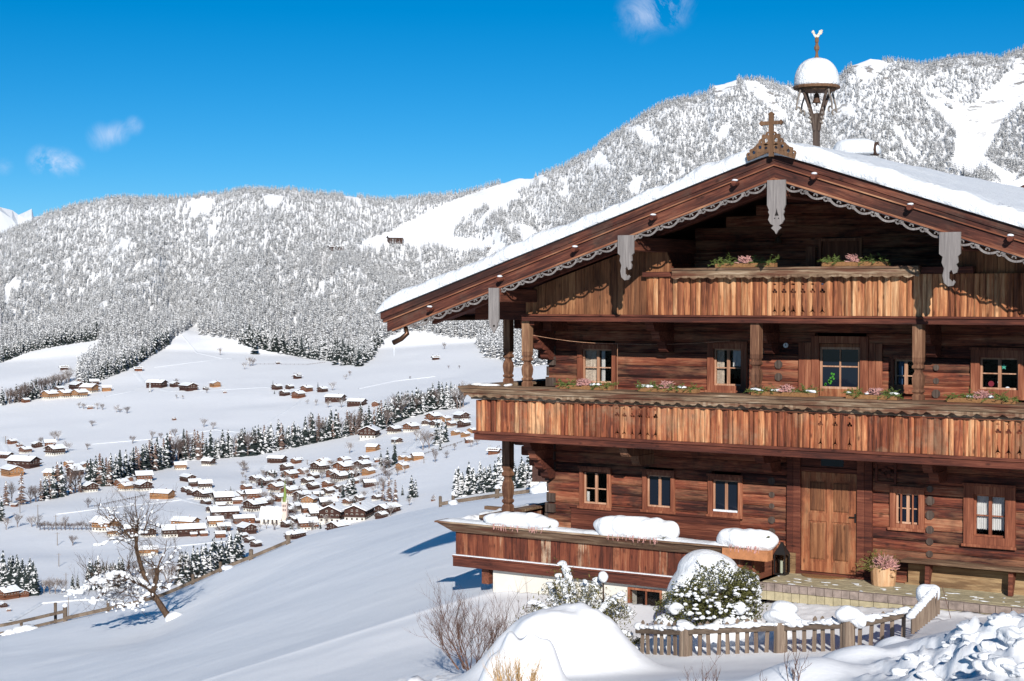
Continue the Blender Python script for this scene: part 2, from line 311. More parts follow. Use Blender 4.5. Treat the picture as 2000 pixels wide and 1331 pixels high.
DD = np.array(DD); PX = np.arange(-1400, 3600, 5.)
tab = np.array([np.interp(PX, CN, NEAR[d]) for d in ND])
foot = tab[-1]; rid = np.interp(PX, RX, RY)
rid = rid+2.5*vnoise(PX/22, PX*0, 5, 3)
ext_d = ND+[2180, 2350, 2500, 2640, 2700, 2760, 3000, 3800]
tab = np.vstack([tab]+[foot+(rid-foot)*k for k in (.27, .53, .76, .96, 1.0)]+[rid+14, rid+60, rid+160])
def blur(a, r, ax):
    if r < 1: return a
    k = np.ones(2*r+1)/(2*r+1); p = [(0, 0), (0, 0)]; p[ax] = (r, r)
    return np.apply_along_axis(lambda v: np.convolve(v, k, 'valid'), ax, np.pad(a, p, mode='edge'))
tn = blur(blur(tab[:len(ND)], 5, 1), 4, 1); tab = np.vstack([tn, tab[len(ND):]])
YG = np.array([np.interp(np.log(DD), np.log(ext_d), tab[:, i]) for i in range(len(PX))]).T
near_n = int(np.searchsorted(DD, 2000))
sm = blur(blur(YG, 5, 0), 4, 0); wgt = np.clip((2350-DD)/250, 0, 1)[:, None]; YG = sm*wgt+YG*(1-wgt)
rd = FW[None, None]+RT[None, None]*((PX-1000)/FPX)[None, :, None]+UP[None, None]*((665.5-YG)/FPX)[:, :, None]
G = CAM+rd*DD[:, None, None]
X, Y, Z = G[..., 0], G[..., 1], G[..., 2]
Dg = np.broadcast_to(DD[:, None], X.shape)
far = np.clip((Dg-150)/500, 0, 1); mtn = np.clip((Dg-2000)/250, 0, 1)
Z = Z+(vnoise(X/6.5+3, Y/6.5, 1, 3)*.09+vnoise((X*.35+Y)/2.2, (X-Y*.35)/11, 71, 2)*.035)*np.clip((Dg-14)/40, .12, 1)*(1-far)+vnoise(X/120, Y/120, 2, 3)*3.2*far
env = mtn*np.clip((2700-Dg)/300, 0, 1)
u_ = X*RT[0]+Y*RT[1]; v_ = X*FH[0]+Y*FH[1]
Z = Z-np.abs(vnoise(u_/170+v_/900, v_/1300, 8, 4, .55))*62*env+vnoise(u_/60, v_/90, 9, 4)*9*env+10*env
# foreground mounds in world space: (px, y, D, radius x, radius y, height, power)
def bump_at(x, D, rx, ry, h, p=1.5):
    global Z
    c = atd(x, 585, D); dx = X-c[0]; dy = Y-c[1]; uu = dx*RT[0]+dy*RT[1]; vv = dx*FH[0]+dy*FH[1]
    Z = Z+h*np.exp(-((uu/rx)**2+(vv/ry)**2)**p)
for q in ((1098, 22.9, 1.02, .95, .93, 1.55), (1200, 22.1, .12, .14, .05, 1.2), (1020, 22.4, .3, .3, .05, 1.2), (1010, 21.6, .30, .5, .35, 1.4), (972, 21.0, .23, .3, .42, 1.6), (1012, 20.8, .2, .3, .5, 1.6), (1062, 20.9, .22, .35, .56, 1.6),
          (1340, 25.9, .26, .25, .42, 1.6), (1300, 26.3, .3, .3, .25, 1.4), (1402, 26.4, .2, .25, .25, 1.4), (1450, 26.6, .4, .3, .26, 1.3), (1520, 25.9, .16, .2, .36, 1.4),
          (1310, 15.6, .62, .8, .26, 1.4), (1190, 15.2, .25, .3, .22, 1.4), (1560, 15.4, .5, .6, .24, 1.3), (1655, 16.3, .36, .4, .16, 1.5), (1740, 18.3, .2, .24, .12, 1.6), (900, 17.5, 1.1, .8, .3, 1.2), (700, 16.5, 2, .8, .15, 1.2)):
    bump_at(*q)
# snow over the fence line
for k in range(0):
    x = 1425+k*11; bump_at(x, 25.9-(x-1340)/190, .3, .2, .05+.03*math.sin(k*1.7), 1.2)
cm = atd(1098, 585, 22.9); Z = Z+np.exp(-(((X-cm[0])/1.1)**2+((Y-cm[1])/1.1)**2)**2)*(vnoise(X*1.9, Y*1.9, 51, 3)*.13+vnoise(X*7, Y*7, 52, 2)*.02)
# rough trodden snow in the yard, broken avalanche-like clods low on the right
yard = (X > -13.2) & (Y > 24.6) & (Y < 27)
Z = Z+np.where(yard, vnoise(X*7, Y*7, 21, 3)*.03, 0)
ux = (X*RT[0]+Y*RT[1]); vy = X*FH[0]+Y*FH[1]
pxs = np.broadcast_to(PX[None], X.shape)
rough_m = np.clip((pxs-1600-(17.4-Dg)*12)/160, 0, 1)*np.clip((17.3-Dg+(pxs-1900)/260)/1.6, 0, 1)*(Dg > 8)
n1 = vnoise(ux*3.1+vy*1.2, vy*2.2-ux*1.0, 23, 3)
Z = Z+rough_m*(np.maximum(n1, -.25)*.27-.03+vnoise(ux*6, vy*4, 24, 3)*.04+np.abs(vnoise(ux*13, vy*9, 26, 3))*.04)
rm2 = np.clip(1-((pxs-780)/120)**2, 0, 1)*np.clip(1-((Dg-23.0)/2.4)**2, 0, 1); Z = Z+rm2*np.maximum(vnoise(ux*5, vy*5, 25, 3), -.1)*.20
# house footprint and terrace stay clear
inh = (X > -12.15) & (X < -4) & (Y > 26.75) & (Y < 44); Z = np.where(inh, np.minimum(Z, -.35), Z)
inh = (X > -19.5) & (X <= -12.15) & (Y > 26.85) & (Y < 44); Z = np.where(inh, np.minimum(Z, -.75), Z)
inh = (X > -12.1) & (X < -4) & (Y > 25.2) & (Y <= 26.75); Z = np.where(inh, np.minimum(Z, -.13-.14*np.clip((-9.6-X)/2.4, 0, 1)+vnoise(X*6, Y*6, 22, 3)*.03), Z)
nr, nc = X.shape
V = np.stack([X, Y, Z], -1).reshape(-1, 3)
ii = np.arange(nr-1)[:, None]*nc+np.arange(nc-1)[None]; F4 = np.stack([ii, ii+1, ii+nc+1, ii+nc], -1).reshape(-1, 4)
def fastmesh(name, V, F, mats, idx=None, smooth=False):
    me = bpy.data.meshes.new(name); me.vertices.add(len(V)); me.vertices.foreach_set('co', np.asarray(V, np.float32).ravel())
    k = F.shape[1]; me.loops.add(F.size); me.loops.foreach_set('vertex_index', F.astype(np.int32).ravel())
    me.polygons.add(len(F)); me.polygons.foreach_set('loop_start', np.arange(0, F.size, k, dtype=np.int32)); me.polygons.foreach_set('loop_total', np.full(len(F), k, np.int32))
    for m in mats: me.materials.append(MATS[m])
    if idx is not None: me.polygons.foreach_set('material_index', np.asarray(idx, np.int32))
    me.polygons.foreach_set('use_smooth', np.full(len(F), smooth)); me.update(calc_edges=True); me.validate(); return me
o = bpy.data.objects.new('ground', fastmesh('ground', V, F4, ['snow_ground'], smooth=True)); C.objects.link(o); tag(o, kind='structure')
PYG = 665.5-FPX*((G-CAM)@UP*0+ (X*UP[0]+Y*UP[1]+(Z-CAMZ)*UP[2]))/np.maximum((X*FW[0]+Y*FW[1]+(Z-CAMZ)*FW[2]), 1)
def gz(x, y):                                    # ground height
    D = x*FH[0]+y*FH[1]; u = x*RT[0]+y*RT[1]; px = 1000+FPX*u/(D*math.cos(PIT)); i = float(np.interp(D, DD*math.cos(PIT), np.arange(nr))); j = (px-PX[0])/5
    i = min(max(i, 0), nr-1.01); j = min(max(j, 0), nc-1.01); a, b = int(i), int(j); s, t = i-a, j-b
    return float((Z[a, b]*(1-t)+Z[a, b+1]*t)*(1-s)+(Z[a+1, b]*(1-t)+Z[a+1, b+1]*t)*s)
def on(px, y, d0=150):                           # where the ray through a valley spot meets the ground
    j = int(round((px-PX[0])/5)); col = PYG[:, j]; i0 = int(np.searchsorted(DD, d0)); mn = 1e9
    for i in range(i0, nr):
        if col[i] <= y: break
    a, b = col[i-1], col[i]; t = min(1, max(0, (a-y)/max(a-b, 1e-6))); D = DD[i-1]+(DD[i]-DD[i-1])*t; p = atd(px, y, D); return Vector((p[0], p[1], gz(p[0], p[1]))), float(D)
# far white peaks behind the left ridge
mb = MB(); pk = [(-260, 470), (-180, 425), (-90, 440), (-40, 408), (0, 405), (24, 411), (36, 420), (48, 415), (62, 408), (66, 424), (80, 422), (98, 417), (116, 412), (135, 436), (160, 452), (230, 470)]
rows = []
for k, (dd, dr) in enumerate(((7400, 0), (7150, 14), (6900, 40), (6600, 75), (6300, 150))):
    rows.append([atd(x, y+dr*(1+.25*math.sin(i*2.3+k*1.7))+(4*math.sin(i*5+k*3) if k else 0), dd+60*math.sin(i*1.9+k)) for i, (x, y) in enumerate(pk)])
n = len(pk); mb.add([p for r in rows for p in r], [(k*n+i, (k+1)*n+i, (k+1)*n+i+1, k*n+i+1) for k in range(4) for i in range(n-1)])
tag(mb.build('mountain_peaks', 'snow_far'), kind='structure')

# ---------------------------------------------------------------- trees
def rrow(n, k): return RNG.random((n, k))
def conifer_mesh(name, layers, nb, snow, mats, slim=.19, seed=0, ragged=.3):
    rg = np.random.default_rng(seed); V = []; F = []; M = []
    for l in range(layers):
        t = (l+rg.random()*.5)/layers; z = .06+.92*t; R = slim*(1-t)**.82+.012
        for k in range(nb):
            a = 2*math.pi*(k+rg.random()*.8)/nb+l*1.3; rr = R*(1-ragged/2+ragged*rg.random()); w = rr*(.32+.25*rg.random())+.012; dz = -.055*(.6+rg.random())*(1-t*.5)
            c, s = math.cos(a), math.sin(a); b = len(V); z0 = z+rg.random()*.02
            V += [(0, 0, z0+.03), (c*rr*.55-s*w, s*rr*.55+c*w, z0+dz*.45-.018), (c*rr, s*rr, z0+dz), (c*rr*.55+s*w, s*rr*.55-c*w, z0+dz*.45-.018), (c*rr*.5, s*rr*.5, z0+dz*.3+.012)]
            isn = rg.random() < snow
            for f in ((0, 1, 4), (0, 4, 3), (1, 2, 4), (4, 2, 3)):
                F.append(tuple(b+i for i in f)); M.append((1 if rg.random() < .80 else 0) if isn else (0 if rg.random() < .92 else 1))
    b = len(V); r = .012
    V += [(r, 0, 0), (-r*.5, r*.87, 0), (-r*.5, -r*.87, 0), (0, 0, 1)]; F += [(b, b+1, b+3), (b+1, b+2, b+3), (b+2, b, b+3)]; M += [0, 0, 0]
    return np.array(V), np.array(F), np.array(M), mats
def as_me(name, t): return fastmesh(name, t[0], t[1], t[3], t[2])
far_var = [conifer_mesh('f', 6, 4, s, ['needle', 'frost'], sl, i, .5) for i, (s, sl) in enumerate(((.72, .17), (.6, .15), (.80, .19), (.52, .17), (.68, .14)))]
sp_me = [as_me('spruce', conifer_mesh('s', 14, 7, .26, ['needle_dark', 'frost'], .20, 20+i, .45)) for i in range(3)]
sn_me = [as_me('snowy_spruce', conifer_mesh('s', 14, 7, .72, ['needle_dark', 'frost'], .20, 30+i, .45)) for i in range(3)]
dk_me = [as_me('dark_spruce', conifer_mesh('s', 14, 7, .14, ['needle_dark', 'frost'], .17, 40+i, .5)) for i in range(3)]
la_me = [as_me('larch', conifer_mesh('s', 12, 6, .12, ['larch', 'frost'], .15, 50+i, .8)) for i in range(2)]
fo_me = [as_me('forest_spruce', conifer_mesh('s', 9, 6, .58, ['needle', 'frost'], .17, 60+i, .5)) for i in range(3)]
def grow(mb, p, d, L, r, dep, rg, nseg=3, spread=.6, up=.12, kids=3, n=3, m=0):
    pts = [Vector(p)]; q = Vector(p); d = Vector(d).normalized()
    for i in range(nseg):
        d = (d+Vector((rg.uniform(-1, 1), rg.uniform(-1, 1), rg.uniform(-1, 1)))*.16+Vector((0, 0, up))).normalized(); q = q+d*L/nseg; pts.append(q.copy())
    mb.tube(pts, [r*(1-.5*i/nseg) for i in range(nseg+1)], n, m, cap=False)
    if dep > 0:
        for k in range(kids):
            t = rg.uniform(.35, 1); i = min(int(t*nseg), nseg-1); b = pts[i].lerp(pts[i+1], t*nseg-i)
            o_ = Vector((rg.uniform(-1, 1), rg.uniform(-1, 1), rg.uniform(-.5, 1))).normalized(); nd = (d*(1-spread)+o_*spread).normalized()
            grow(mb, b, nd, L*rg.uniform(.5, .75), r*.55, dep-1, rg, nseg, spread, up, kids, n, m)
def bare_me(seed, mats):
    rg = random.Random(seed); mb = MB(); mb.tube([(0, 0, 0), (.01, 0, .3)], [.035, .025], 5)
    for k in range(6):
        a = k*1.05+rg.random(); grow(mb, (0, 0, .16+.1*rg.random()), (math.cos(a)*.6, math.sin(a)*.6, .9), .42, .016, 3, rg, 2, .55, .1, 4, 3, rg.choice((0, 0, 1)))
    o = mb.build('bare_tree', mats, link=False); return o.data
ba_me = [bare_me(i, ['bare', 'frost']) for i in range(3)]
bd_me = [bare_me(10+i, ['bare_dark', 'bare']) for i in range(2)]
ME = {'s': sp_me, 'w': sn_me, 'd': dk_me, 'l': la_me, 'b': ba_me, 'k': bd_me, 'f': fo_me}
KN = {'s': 'spruce_tree', 'w': 'spruce_tree', 'd': 'spruce_tree', 'l': 'larch_tree', 'b': 'bare_tree', 'k': 'bare_tree', 'f': 'spruce_tree'}
KD = {'s': 'snow-dusted spruce', 'w': 'thickly snowed spruce', 'd': 'dark bare-needled spruce', 'l': 'brown leafless larch', 'b': 'frosted bare tree', 'k': 'dark bare tree', 'f': 'snow-laden spruce'}
TREES = []
def tree(px, y, h, k, label, group, w=1., d0=150):
    p, D = on(px, y, d0); H = h*D/FPX*1.14; o = bpy.data.objects.new(KN[k], random.choice(ME[k])); C.objects.link(o)
    o.location = p-Vector((0, 0, H*.02)); o.scale = (H*w, H*w, H); o.rotation_euler = (0, 0, random.random()*6.28)
    tag(o, label, 'tree', group); TREES.append((px, y, h, o)); return o
ORD = ['leftmost', 'second', 'third', 'fourth', 'fifth', 'sixth', 'seventh', 'eighth', 'ninth', 'tenth', 'eleventh', 'twelfth', 'thirteenth', 'fourteenth', 'fifteenth', 'sixteenth', 'seventeenth', 'eighteenth', 'nineteenth', 'twentieth', 'twenty-first', 'twenty-second', 'twenty-third', 'twenty-fourth', 'twenty-fifth', 'twenty-sixth', 'twenty-seventh', 'twenty-eighth', 'twenty-ninth', 'thirtieth']
def ordl(i, n, noun, where):
    if n == 1: return f'{noun} {where}'
    if i == 0: return f'leftmost {noun} {where}'
    if i == n-1: return f'rightmost {noun} {where}'
    return f'{ORD[i]} {noun} from the left {where}'
def row(spec, where, group, d0=150):
    sp = sorted(spec); by = {}
    for s in sp: by.setdefault(s[3], []).append(s)
    for k, L in by.items():
        for i, s in enumerate(L): tree(s[0], s[1], s[2], k, ordl(i, len(L), KD[k], where), group, s[4] if len(s) > 4 else 1., d0)
def belt(line, step, hs, kinds, rgs, rows=2):
    rg = random.Random(rgs); out = []; xs = [p[0] for p in line]; ys = [p[1] for p in line]; x = xs[0]
    while x < xs[-1]:
        for r in range(rows): out.append((x+rg.uniform(-2, 2)+r*step*.5, float(np.interp(x, xs, ys))-r*rg.uniform(2, 5), rg.uniform(*hs), rg.choice(kinds)))
        x += step*rg.uniform(.75, 1.3)
    return out
row([(12, 988, 46, 'l', 1.2), (23, 985, 42, 'b', .6), (42, 986, 60, 'l', 1.1), (60, 983, 30, 'k'), (70, 981, 32, 'k'), (80, 979, 42, 'l'), (88, 977, 46, 's'), (96, 975, 50, 'l', 1.1), (104, 974, 58, 'd'), (112, 971, 66, 'l'), (120, 970, 62, 's'), (129, 967, 40, 'k'), (138, 965, 44, 'l'), (147, 963, 46, 'k'), (156, 962, 38, 'l')],
    'of the copse in front of the big barn', 'trees of the copse by the barn')
b1 = belt([(172, 950), (215, 950), (262, 930), (325, 914), (335, 905)], 7.2, (38, 64), 'sdswlsld', 3)
row([q for q in b1 if q[0] < 205], 'in the tall stand behind the black chalet', 'trees of the tall stand'); row([q for q in b1 if 205 <= q[0] < 262], 'in the tall stand over the meadow edge', 'trees of the tall stand')
row([q for q in b1 if q[0] >= 262], 'in the tall stand nearest the twin chalets', 'trees of the tall stand')
b2 = belt([(338, 900), (400, 898), (500, 889), (600, 868), (676, 853), (760, 836)], 7.6, (28, 54), 'sdslkdswls', 4)
for a, b, wh in ((330, 420, 'where the belt begins'), (420, 500, 'on the belt over the empty field'), (500, 590, 'mid-belt below the open pasture'), (590, 680, 'where the belt climbs'), (680, 780, 'behind the wide grey chalet')):
    row([q for q in b2 if a <= q[0] < b], wh, 'trees of the belt across the valley')
b3 = belt([(752, 832), (800, 815), (850, 800), (908, 798)], 7.5, (32, 52), 'skdswbs', 5); row(b3, 'above the upper chalet hamlet', 'trees above the upper hamlet')
row(belt([(2, 792), (40, 786), (78, 778)], 8, (22, 38), 'kksd', 6), 'at the left end of the farm hamlet', 'trees by the farm hamlet')
row(belt([(84, 765), (110, 758), (134, 748)], 7, (16, 28), 'kbd', 7), 'behind the farm hamlet', 'trees behind the farm hamlet')
row(belt([(4, 1146), (30, 1152), (74, 1165)], 8, (38, 62), 'sswd', 8), 'beside the orange cabin down in the valley', 'trees by the orange cabin')
row([(86, 1160, 26, 'b'), (97, 1160, 28, 'b'), (108, 1160, 30, 'b'), (121, 1158, 26, 'b'), (142, 1157, 32, 's'), (152, 1157, 30, 's')], 'between the cabin and the spruces', 'trees near the valley poles')
row(belt([(172, 1152), (206, 1154), (240, 1148)], 8, (42, 60), 'swsd', 9), 'right behind the old apple tree', 'spruces behind the apple tree')
row([(255, 1128, 30, 'k'), (285, 1150, 40, 'b'), (300, 1150, 40, 'b'), (328, 1148, 44, 'b'), (342, 1142, 40, 'b')], 'just beyond the apple tree', 'bare trees beyond the apple tree')
row(belt([(352, 1142), (400, 1128), (440, 1110), (472, 1096)], 8.5, (44, 66), 'sws', 12), 'over the fence below the meadow', 'spruces below the meadow')
row([(3, 1018, 46, 's', .9), (12, 1035, 24, 'b'), (34, 1030, 26, 'b'), (62, 1030, 22, 'b'), (72, 1032, 24, 'b'), (126, 1032, 22, 'b')], 'along the lane at the valley bottom', 'trees along the lane')
row(belt([(892, 972), (930, 964), (980, 958), (1052, 948)], 8.5, (30, 64), 'wsw', 14), 'under the wooden balcony corner', 'spruces under the balcony')
row([(804, 972, 40, 's', 1.2), (812, 972, 32, 's'), (786, 968, 18, 'd'), (748, 978, 36, 'l'), (760, 980, 46, 'l'), (772, 982, 42, 'l'), (683, 968, 48, 's'), (690, 966, 38, 's'), (670, 972, 26, 's')], 'at the right edge of the village', 'trees at the village edge')
row([(744, 912, 28, 's'), (757, 914, 36, 's', 1.1), (771, 908, 44, 's', .9), (750, 920, 24, 'k'), (853, 868, 46, 's'), (862, 866, 44, 'w'), (870, 864, 42, 's'), (860, 880, 18, 's'), (826, 880, 38, 'b', .9), (838, 876, 32, 'b'), (813, 862, 24, 'b'), (850, 904, 26, 'b', .7), (872, 896, 14, 'k'), (845, 884, 8, 'k'), (888, 880, 14, 'b'), (920, 874, 16, 'b'), (932, 870, 16, 'b'), (790, 925, 14, 'b'), (776, 930, 16, 'b'), (720, 845, 6, 'k')], 'on the slope of the right-hand hamlets', 'trees of the right-hand hamlets')
SOLO = [(180, 833, 12, 'k', 1.3), (171, 879, 13, 'k'), (259, 867, 16, 'k'), (297, 859, 17, 'b'), (314, 857, 12, 'b', 1.2), (341, 853, 16, 'b', 1.2), (398, 835, 17, 'b'), (416, 839, 15, 'b', 1.1), (172, 992, 18, 'k', 1.1), (107, 862, 21, 'b'), (114, 862, 18, 'b'), (80, 869, 16, 'b'), (132, 883, 19, 'b'), (155, 798, 12, 'b'), (163, 799, 12, 'b'), (190, 800, 13, 'b'), (200, 801, 13, 'b'), (228, 806, 14, 'b'), (234, 806, 8, 'k', 1.4), (248, 808, 14, 'k', 1.2), (478, 722, 14, 'b'), (488, 716, 18, 'b'), (494, 715, 14, 'k'), (430, 694, 14, 'b'), (675, 742, 10, 'b'), (683, 734, 10, 'b'), (650, 763, 16, 'b', 1.1), (801, 741, 6, 'k'), (868, 682, 12, 'b', 1.2), (897, 720, 6, 'k'), (876, 720, 6, 'k'), (683, 886, 22, 'b', .8), (142, 1066, 20, 'k', 1.1), (800, 988, 16, 'b'), (846, 980, 12, 'b')]
SOLO.sort(); k_ = {}
for s in SOLO:
    wh = 'on the open snowfield above the tree belt' if s[1] < 900 and s[0] > 140 else 'on the lower snowfields'
    k_.setdefault((s[3], wh), []).append(s)
for (k, wh), L in k_.items():
    for i, s in enumerate(L): tree(s[0], s[1], s[2], k, ordl(i, len(L), 'lone '+KD[k], wh), 'lone trees on the snowfields', s[4] if len(s) > 4 else 1.)
row([(293, 766, 20, 'w', .7), (344, 752, 12, 'k'), (404, 768, 8, 'k'), (533, 752, 8, 'd'), (536, 770, 8, 'd'), (621, 757, 10, 'd'), (617, 793, 12, 'b'), (600, 790, 9, 'b'), (641, 797, 15, 'b'), (667, 797, 18, 'b'), (345, 779, 8, 'b'), (357, 780, 8, 'b')], 'around the upper pasture farms', 'trees around the upper farms')
# grey bushes and garden trees all through the village: nothing tells them apart
VT = random.Random(5)
VL = []
for k in range(150):
    while True:
        x, y = VT.uniform(400, 770), VT.uniform(915, 1044)
        if y > 900+(x-560)*-.22 and y < 1060-max(0, (x-560))*.25 and not (390 < x < 470 and y < 965): break
    VL.append((x, y, VT.uniform(9, 21), VT.choice('bbbks'), VT.uniform(.9, 1.4)))
for x0, x1, wx in ((0, 470, 'left of the church'), (470, 570, 'around the church'), (570, 640, 'among the middle chalets'), (640, 700, 'right of the middle chalets'), (700, 900, 'at the right end of the village')):
    for y0, y1, wy in ((0, 975, 'uphill'), (975, 2000, 'downhill')): row([q for q in VL if x0 <= q[0] < x1 and y0 <= q[1] < y1], wx+' '+wy, 'garden trees of the church village')
row([(78+k*8.2, 1036, VT.uniform(13, 18), 'k', 1.1) for k in range(14)], 'in the hedge row beside the valley lane', 'bushes of the lane hedge')
EDGE = belt([(470, 672), (530, 686), (600, 700), (650, 706), (706, 716), (722, 704), (740, 676)], 6, (24, 42), 'swd', 41)+belt([(2, 708), (60, 686), (112, 676), (190, 664)], 6, (20, 34), 'ssw', 42)+belt([(164, 754), (210, 738), (262, 716), (330, 672)], 6, (22, 36), 'sswd', 43)
EDGE.sort(key=lambda q: -q[2])
for lo, hi, wh in ((-99, 120, 'at the lower forest edge at far left'), (120, 345, 'along the lower forest tongue'), (345, 999, 'at the forest edge above the pasture')): row([q for q in EDGE[:50] if lo <= q[0] < hi], wh, 'tall spruces at the lower forest edge')
row([(497, 692, 40, 's'), (655, 713, 34, 's'), (671, 714, 32, 's'), (682, 713, 22, 's'), (610, 700, 32, 's'), (940, 664, 20, 's')], 'standing clear of the forest edge', 'single spruces before the forest')
# the wooded mountainside
FX = [-100, 0, 30, 60, 110, 190, 196, 150, 148, 170, 250, 330, 385, 392, 430, 470, 530, 600, 650, 706, 722, 740, 790, 830, 880, 925, 950, 975, 1000, 1060, 2100]
FY = [720, 706, 690, 682, 672, 660, 690, 725, 745, 752, 716, 668, 633, 655, 660, 668, 682, 696, 700, 712, 700, 668, 648, 650, 660, 664, 700, 702, 720, 752, 740]
poly = list(zip(FX, FY))+[(2100, 60)]+[(x, y-8) for x, y in reversed(list(zip(RX, RY))) if -100 <= x <= 2000]+[(-100, 440)]
def inside(px, y, P):
    c = np.zeros(px.shape, bool); j = len(P)-1
    for i in range(len(P)):
        xi, yi = P[i]; xj, yj = P[j]; m = ((yi > y) != (yj > y)); xs = (xj-xi)*(y-yi)/((yj-yi) or 1e-9)+xi; c ^= m & (px < xs); j = i
    return c
CLR = [[(690, 494), (712, 470), (765, 452), (830, 418), (885, 392), (960, 366), (1000, 352), (1046, 340), (1040, 362), (1005, 374), (985, 388), (960, 396), (905, 426), (890, 446), (882, 462), (962, 472), (968, 488), (900, 494), (840, 480), (770, 478), (735, 486)],
       [(1790, 175), (1860, 215), (1905, 200), (2010, 110), (2010, 190), (1960, 235), (1930, 300), (1900, 345), (1860, 330), (1868, 260), (1815, 205)],
       [(1392, 172), (1402, 148), (1440, 146), (1438, 166), (1412, 190)], [(1655, 120), (1700, 105), (1740, 128), (1690, 165)]]
npt = 104000
fu = RNG.uniform(0, 1, npt*2); fd = 1640+1090*RNG.uniform(0, 1, npt*2)**.8; fpx = -100+2140*fu
ia = np.interp(fd, DD, np.arange(nr)); ja = (fpx-PX[0])/5; a_ = np.clip(ia.astype(int), 0, nr-2); b_ = np.clip(ja.astype(int), 0, nc-2); s_ = ia-a_; t_ = ja-b_
def bil(A): return (A[a_, b_]*(1-t_)+A[a_, b_+1]*t_)*(1-s_)+(A[a_+1, b_]*(1-t_)+A[a_+1, b_+1]*t_)*s_
tx, ty, tz, tpy = bil(X), bil(Y), bil(Z), bil(PYG)
ok = inside(fpx, tpy, poly)
for c in CLR: ok &= ~inside(fpx, tpy, c)
uu = tx*RT[0]+ty*RT[1]; vv = tx*FH[0]+ty*FH[1]
hole = vnoise(uu/34+vv/130, vv/110-uu/160, 33, 3); up_ = np.clip((560-tpy)/160, 0, 1)*np.clip((fpx-150)/200, 0, 1)
ok &= hole < (.55-.16*up_+.03*np.clip((fpx-1250)/250, 0, 1))
ok &= (RNG.random(len(ok)) < np.where(fpx > 1380, .97, 1.0))
tongue = (fpx > 1160) & (tpy > 640); ok &= ~tongue
idx = np.nonzero(ok)[0][:80000]
hh = (16.8-7*np.clip((fd[idx]-1950)/700, 0, 1))*RNG.uniform(.6, 1.25, len(idx)); hh *= np.where(tpy[idx] > 640, 1.12, 1)
hpx = hh*FPX/fd[idx]; inview = (fpx[idx] > 5) & (fpx[idx] < 1060)
order = np.argsort(-np.where(inview, hpx, 0)); nconif = sum(1 for t in TREES if t[3].name.startswith('spruce')); big = set()
TV = []; TF = []; TM = []; base = 0
for n_, i in enumerate(idx):
    if n_ in big:
        o = bpy.data.objects.new('spruce_tree', random.choice(fo_me)); C.objects.link(o); h = float(hh[n_]); o.location = (tx[i], ty[i], tz[i]-1); o.scale = (h, h, h); o.rotation_euler = (0, 0, random.random()*6.28)
        tag(o, 'tall snow-laden spruce low on the densely wooded mountainside', 'tree', 'tall spruces of the wooded mountainside'); continue
    v, f, m, _ = far_var[n_ % 5]; a = (n_*2.399) % 6.283; h = hh[n_]; c, s = math.cos(a), math.sin(a); wd = h*(.85+.4*((n_*.618) % 1))
    TV.append(np.stack([(v[:, 0]*c-v[:, 1]*s)*wd+tx[i], (v[:, 0]*s+v[:, 1]*c)*wd+ty[i], v[:, 2]*h+tz[i]-1], -1)); TF.append(f+base); TM.append(m); base += len(v)
dark_var = [conifer_mesh('f', 10, 6, sn_, ['needle_dark', 'frost'], .18, 90+i, .5) for i, sn_ in enumerate((.2, .35, .5))]
for n_, q in enumerate(EDGE[50:]):
    v, f, m, _ = dark_var[n_ % 3]; p_, D_ = on(q[0], q[1]); h = q[2]*D_/FPX*1.1; TV.append(v*h+np.array([p_.x, p_.y, p_.z-.5])); TF.append(f+base); TM.append(m+2*(m == 0)); base += len(v)
o = bpy.data.objects.new('forest', fastmesh('forest', np.vstack(TV), np.vstack(TF), ['needle', 'frost', 'needle_dark'], np.concatenate(TM))); C.objects.link(o)
tag(o, 'frosted conifer forest covering the mountainside below the ridge', 'forest', kind='stuff')
del TV, TF, TM
